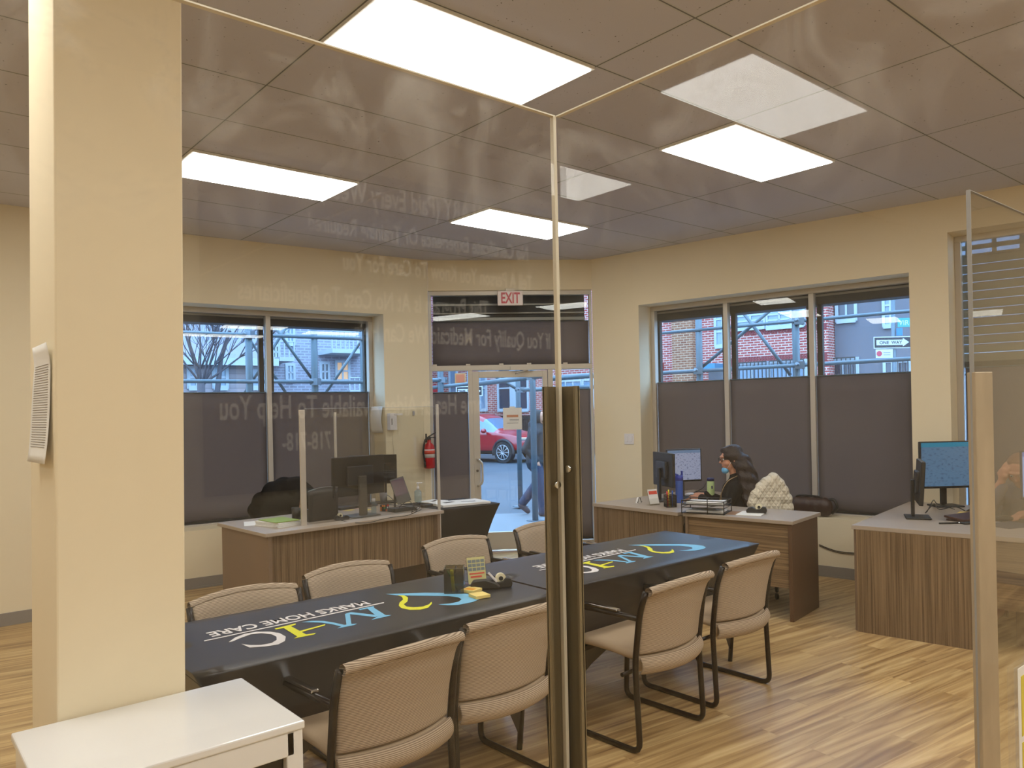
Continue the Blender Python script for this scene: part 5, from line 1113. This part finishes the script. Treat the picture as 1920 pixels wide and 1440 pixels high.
def swivel_chair(label, loc, rz, m=None, backz=(.55, .98)):
    t = thing('office_chair', label, 'chair', loc, rz); m = m or mat('chair_black', (34, 32, 34), .7)
    MB().box((0, .0, .45), (.46, .44, .07)).build('seat', m, t, bevel=.03, seg=4)
    MB().grid(lambda a, b: Vector(((a*2-1)*(.22-.03*b*b), -.25+.04*(a*2-1)**2-.03*b, backz[0]+b*(backz[1]-backz[0])-.03*b*(a*2-1)**2)), 10, 8).build('backrest', m, t, solid=.045, sub=1)
    MB().cyl((0, 0, .08), (0, 0, .42), .025).build('gas_lift', M_BLACK, t)
    MB().tube([(0, -.18, .43), (0, -.27, .47), (0, -.28, .7)], .018, 8).build('back_bar', M_BLACK, t)
    for k in range(5):
        a = k*2*PI/5; MB().tube([(0, 0, .09), (.27*math.cos(a), .27*math.sin(a), .07)], [.022, .014], 6).build('spoke', M_BLACK, t); MB().cyl((.27*math.cos(a)-.01, .27*math.sin(a), .028), (.27*math.cos(a)+.01, .27*math.sin(a), .028), .026, 10).build('castor', M_BLACK, t)
    return t
# the woman at the middle desk
wp = PD(1383, 868, 6.95); WRZ = math.radians(26)
wm = thing('person', 'seated woman with long dark hair, black top, glasses and lowered blue mask, typing', 'person', (wp.x, wp.y, 0), WRZ)
hr = Matrix.Rotation(math.radians(28), 3, 'Z') @ Matrix.Rotation(math.radians(-6), 3, 'X'); hc = Vector((0, .06, 1.125))
m = MB(); head_shape(m, hc, hr); m.limb([(0, .01, .94), (0, .035, 1.05)], [.05, .046])
m.limb([(0, 0, .50), (0, -.01, .66), (0, -.01, .82), (0, 0, .90)], [.13, .115, .125, .09])
m.ball((0, .0, .86), (.17, .085, .07)); m.ball((0, 0, .52), (.17, .14, .11))
for s in (-1, 1):
    m.limb([(s*.165, 0, .885), (s*.215, .09, .70), (s*.12, .33, .785)], [.048, .038, .024]); hand(m, (s*.12, .33, .785), (-s*.25, 1, -.05), (0, 0, 1), .95, .35, -s)
    m.limb([(s*.09, 0, .50), (s*.11, .40, .50), (s*.11, .42, .10)], [.085, .062, .042]); m.limb([(s*.11, .40, .05), (s*.11, .53, .04)], [.042, .032])
blob('body', m, M_SKIN, wm, .0065, 3)
m = MB(); m.limb([(0, 0, .50), (0, -.01, .66), (0, .0, .82), (0, 0, .92)], [.17, .155, .155, .09]); m.ball((0, 0, .865), (.19, .10, .085)); m.ball((0, 0, .54), (.19, .16, .12))
for s in (-1, 1): m.limb([(s*.165, 0, .885), (s*.22, .09, .695), (s*.13, .30, .785)], [.064, .056, .040])
m.limb([(0, .0, .92), (0, .015, .975)], [.07, .06])
blob('black_top', m, mat('black_knit', (26, 25, 28), .85, spec=.2), wm, .01, 4)
m = MB()
for s in (-1, 1): m.limb([(s*.09, 0, .50), (s*.11, .41, .505), (s*.11, .43, .12)], [.1, .076, .055])
blob('trousers', m, mat('dark_trousers', (34, 34, 42), .8), wm, .012, 3)
for s in (-1, 1):
    m = MB(); m.limb([(s*.11, .40, .045), (s*.11, .55, .035)], [.045, .036]); blob('shoe', m, M_BLACK, wm, .01, 2, lambda v: Vector((v.x, v.y, max(v.z, .002))))
m = MB(); hb = lambda p, r: m.ball(hc+hr @ Vector(p), r, 16, R=hr)
hb((0, -.025, .040), (.088, .105, .098)); hb((0, -.07, -.02), (.085, .06, .10)); hb((-.0, .03, .085), (.07, .05, .035))
for s in (-1, 1): hb((s*.072, -.03, -.01), (.02, .06, .09))
for k in range(26):
    f = k/25; m.ball((-.01, -.055-.12*f**.8, 1.12-.44*f), (.092+.06*f-.05*f**4, .058+.028*f, .06), 14)
for s in (-1, 1):
    for k in range(14): f = k/13; m.ball((s*(.075+.06*f), -.03-.06*f, 1.07-.33*f), (.034, .04, .05), 12)
blob('hair', m, M_HAIR, wm, .010, 3, lambda v: v+Vector((.006*math.sin(v.z*60+v.x*30), .007*math.sin(v.z*48+v.x*40), 0)))
face_bits(wm, hc, hr)
g_ = MB()
for s in (-1, 1):
    g_.tube([hc+hr @ Vector((s*.032+.023*math.cos(a), .094, .010+.019*math.sin(a))) for a in [PI*k/8 for k in range(16)]], .0022, 6, closed=True); g_.tube([hc+hr @ Vector((s*.056, .092, .014)), hc+hr @ Vector((s*.078, .0, .012))], .002, 6)
g_.tube([hc+hr @ Vector((-.010, .095, .014)), hc+hr @ Vector((.010, .095, .014))], .002, 6); g_.build('glasses', M_BLACK, wm)
m = MB(); m.ball(hc+hr @ Vector((0, .062, -.088)), (.042, .034, .032), 14, R=hr)
blob('face_mask', m, mat('mask_blue', (110, 180, 224), .7), wm, .006, 2)
for s in (-1, 1): MB().tube([hc+hr @ Vector((s*.038, .06, -.075)), hc+hr @ Vector((s*.08, .0, .02))], .002, 5).build('mask_strap', M_WPR, wm)
st_ = MB(); pts = bez([(-.05, .0, .985), (-.075, .085, .93), (-.06, .135, .82), (-.02, .155, .72), (.0, .16, .66)], 5)
for i in range(len(pts)-1):
    d = (pts[i+1]-pts[i]); st_.box((pts[i]+pts[i+1])/2, (.022, .004, d.length*1.15), R=d.to_track_quat('Z', 'Y').to_matrix())
st_.build('lanyard', mat('lanyard_tan', (190, 160, 120), .7), wm)
ch = swivel_chair('black office chair under the seated woman', (wp.x, wp.y, 0), WRZ, backz=(.5, .70))
# white quilted jacket over a chair back
jp = PD(1456, 925, 6.62)
def quilt():
    m_, N, L, b = node_mat('quilted_white'); tc = N.new('ShaderNodeTexCoord'); sp = N.new('ShaderNodeSeparateXYZ'); L.new(tc.outputs['Object'], sp.inputs[0]); outs = []
    for sg in (1, -1):
        a = N.new('ShaderNodeMath'); a.operation = 'MULTIPLY_ADD'; L.new(sp.outputs[0], a.inputs[0]); a.inputs[1].default_value = sg*1.4; L.new(sp.outputs[2], a.inputs[2])
        c_ = N.new('ShaderNodeMath'); c_.operation = 'MULTIPLY'; L.new(a.outputs[0], c_.inputs[0]); c_.inputs[1].default_value = 60; s_ = N.new('ShaderNodeMath'); s_.operation = 'SINE'; L.new(c_.outputs[0], s_.inputs[0]); ab = N.new('ShaderNodeMath'); ab.operation = 'ABSOLUTE'; L.new(s_.outputs[0], ab.inputs[0]); outs.append(ab.outputs[0])
    mn = N.new('ShaderNodeMath'); mn.operation = 'MINIMUM'; L.new(outs[0], mn.inputs[0]); L.new(outs[1], mn.inputs[1]); bp = N.new('ShaderNodeBump'); L.new(mn.outputs[0], bp.inputs['Height']); bp.inputs['Distance'].default_value = .008; bp.inputs['Strength'].default_value = .8
    L.new(bp.outputs[0], b.inputs['Normal']); b.inputs['Base Color'].default_value = lin((226, 216, 196)); b.inputs['Roughness'].default_value = .8; return m_
jr = math.radians(-40)
c2 = swivel_chair('office chair holding the white quilted jacket', (jp.x+.0, jp.y+.02, 0), jr+PI, mat('chair_black', (34, 32, 34), .7), (.48, .72))
t = thing('jacket', 'cream white quilted jacket draped over a chair back behind the middle desk', 'jacket', (jp.x, jp.y+.02, 0), jr)
m = MB()
for x, z, r in [(.05, .965, .05), (-.01, .93, .055), (.09, .92, .055), (-.06, .88, .06), (.03, .88, .07), (.12, .86, .06), (-.11, .82, .06), (-.02, .81, .08), (.08, .80, .08), (.155, .79, .055), (-.15, .75, .06), (-.06, .73, .09), (.05, .72, .09), (.16, .71, .06), (-.14, .68, .05), (-.08, .65, .08), (.04, .64, .09), (.14, .64, .07)]: m.ball((x, .165, z), (r, .085+r*.15, r*1.02), 12)
blob('shell', m, quilt(), t, .012, 5, lambda v: v+Vector((0, .006*math.sin(v.x*45+v.z*12), .004*math.sin(v.x*30))))
# man at the right desk
mp = PD(1908, 880, 5.75); MRZ = math.radians(96)
mn_ = thing('person', 'man in a grey top resting his forehead on his hand at the right desk', 'person', (mp.x+.14, mp.y+.0, 0), MRZ)
hc = Vector((0, .14, 1.085)); hr = Matrix.Rotation(math.radians(-8), 3, 'Z') @ Matrix.Rotation(math.radians(-34), 3, 'X')
m = MB(); head_shape(m, hc, hr, 1.05); m.limb([(0, -.02, .92), (0, .07, 1.01)], [.06, .055]); m.limb([(0, -.12, .52), (0, -.10, .70), (0, -.04, .86)], [.16, .15, .14]); m.ball((0, -.03, .87), (.2, .1, .08)); m.ball((0, -.13, .52), (.18, .15, .11))
el = Vector((.20, .24, .80)); wr = Vector((.105, .20, 1.01))
m.limb([(.19, -.02, .88), el, wr], [.055, .042, .027]); hand(m, wr, (-.25, .10, 1), (.75, .75, 0), 1.05, .45, -1)
m.limb([(-.19, -.02, .88), (-.25, .12, .80), (-.08, .30, .79)], [.055, .042, .027]); hand(m, (-.08, .30, .79), (.6, .8, -.1), (0, 0, 1), 1, .4, 1)
for s in (-1, 1): m.limb([(s*.1, -.1, .50), (s*.13, .28, .50), (s*.13, .30, .10)], [.09, .066, .045]); m.limb([(s*.13, .28, .05), (s*.13, .42, .04)], [.045, .034])
blob('body', m, M_SKIN, mn_, .007, 3)
m = MB(); m.limb([(0, -.12, .52), (0, -.10, .70), (0, -.04, .87)], [.18, .17, .15]); m.ball((0, -.03, .88), (.22, .115, .09)); m.limb([(.19, -.02, .88), el, wr-Vector((0, 0, .05))], [.075, .058, .042]); m.limb([(-.19, -.02, .88), (-.25, .12, .80), (-.11, .28, .79)], [.075, .058, .042]); m.limb([(0, -.03, .93), (0, .02, .97)], [.075, .07])
blob('grey_top', m, mat('grey_knit', (112, 106, 112), .85), mn_, .011, 4)
m = MB()
for s in (-1, 1): m.limb([(s*.1, -.1, .50), (s*.13, .29, .50), (s*.13, .31, .12)], [.105, .08, .058])
blob('trousers', m, MATS['dark_trousers'], mn_, .012, 3)
m = MB(); m.ball(hc+hr @ Vector((0, -.025, .045)), (.085, .098, .082), 16, R=hr); m.ball(hc+hr @ Vector((0, -.06, -.01)), (.078, .055, .07), 14, R=hr)
blob('hair', m, mat('light_brown_hair', (128, 92, 70), .7, bump=(60, .5)), mn_, .008, 2); face_bits(mn_, hc, hr)
swivel_chair('black office chair under the man at the right desk', (mn_.location.x, mn_.location.y-.0, 0), MRZ, backz=(.55, .8))
# the walker outside
kp = PD(1009, 870, 12.7); KRZ = math.radians(-148)
wk = thing('person', 'person in black hooded jacket and dark trousers walking past outside the door', 'person', (kp.x, kp.y, ZS), KRZ)
hc = Vector((0, .05, 1.60)); hr = Matrix.Rotation(math.radians(-6), 3, 'X')
m = MB(); head_shape(m, hc, hr, 1.0); m.limb([(0, .0, 1.44), (0, .03, 1.55)], [.055, .05]); m.limb([(0, -.02, .92), (0, -.01, 1.12), (0, .0, 1.36)], [.14, .13, .14]); m.ball((0, 0, 1.37), (.19, .1, .09)); m.ball((0, -.02, .92), (.16, .12, .11))
legs = [[(.09, -.02, .92), (.10, .06, .50), (.10, .10, .08)], [(-.09, -.02, .92), (-.09, -.06, .50), (-.09, -.30, .20)]]
feet = [[(.10, .07, .05), (.10, .24, .035)], [(-.09, -.33, .15), (-.09, -.22, .05)]]
arms = [[(.19, 0, 1.36), (.23, -.14, 1.10), (.17, .02, .92)], [(-.19, 0, 1.36), (-.23, -.04, 1.10), (-.18, .12, .94)]]
for l_ in legs: m.limb(l_, [.09, .062, .042])
for l_ in feet: m.limb(l_, [.044, .034])
for i, l_ in enumerate(arms): m.limb(l_, [.05, .04, .026]); hand(m, l_[2], (0, .35, -1), ((1, 0, 0), (-1, 0, 0))[i], 1, .4, 1)
blob('body', m, M_SKIN, wk, .009, 3)
m = MB(); m.limb([(0, -.02, .88), (0, -.01, 1.12), (0, .0, 1.38)], [.19, .18, .17]); m.ball((0, 0, 1.38), (.235, .13, .10)); m.ball((0, -.02, .88), (.2, .17, .14))
for l_ in arms: m.limb(l_, [.085, .075, .055])
blob('black_jacket', m, mat('jacket_black', (20, 22, 28), .7), wk, .013, 4)
m = MB(); m.ball((0, .01, 1.61), (.108, .118, .135), 18); m.ball((0, -.05, 1.48), (.12, .11, .10), 16); m.ball((0, -.02, 1.70), (.07, .07, .05), 12)
blob('hood', m, MATS['jacket_black'], wk, .011, 3, lambda v: v if v.y < .075 else Vector((v.x, .075-(v.y-.075)*.4, v.z)))
m = MB()
for l_ in legs: m.limb(l_, [.115, .09, .075])
blob('trousers', m, mat('navy_trousers', (42, 46, 66), .8), wk, .012, 3)
for l_ in feet: m = MB(); m.limb(l_, [.058, .044]); blob('boot', m, mat('boot_brown', (60, 44, 48), .7), wk, .012, 2)
m = MB(); m.ball(hc+Vector((0, .07, -.035)), (.062, .052, .06), 14); blob('face_mask', m, M_BLACK, wk, .008, 2); face_bits(wk, hc, hr, 1, False)
# chairs and coat at the left desk
q = PD(535, 975, 7.2); sc2 = swivel_chair('office chair under the heap of dark coat at the left desk', (q.x, q.y, 0), math.radians(170), backz=(.5, .86))
t = thing('dark_coat', 'black coat heaped over a chair at the left end of the left desk', 'coat', (q.x, q.y, 0), -G)
m = MB()
for x, z, r in [(-.26, .74, .07), (-.20, .82, .09), (-.1, .90, .10), (.0, .945, .10), (.12, .95, .10), (.2, .88, .1), (0, .8, .16), (-.12, .74, .13), (.15, .76, .14), (.27, .78, .08), (-.2, .66, .11), (.0, .66, .16), (.18, .64, .13)]: m.ball((x, -.05, z), (r, .10, r), 14)
blob('cloth', m, mat('coat_black', (17, 16, 17), .9, spec=.1), t, .014, 6, lambda v: v+Vector((0, .01*math.sin(v.x*28+v.z*9), .004*math.sin(v.x*40))))
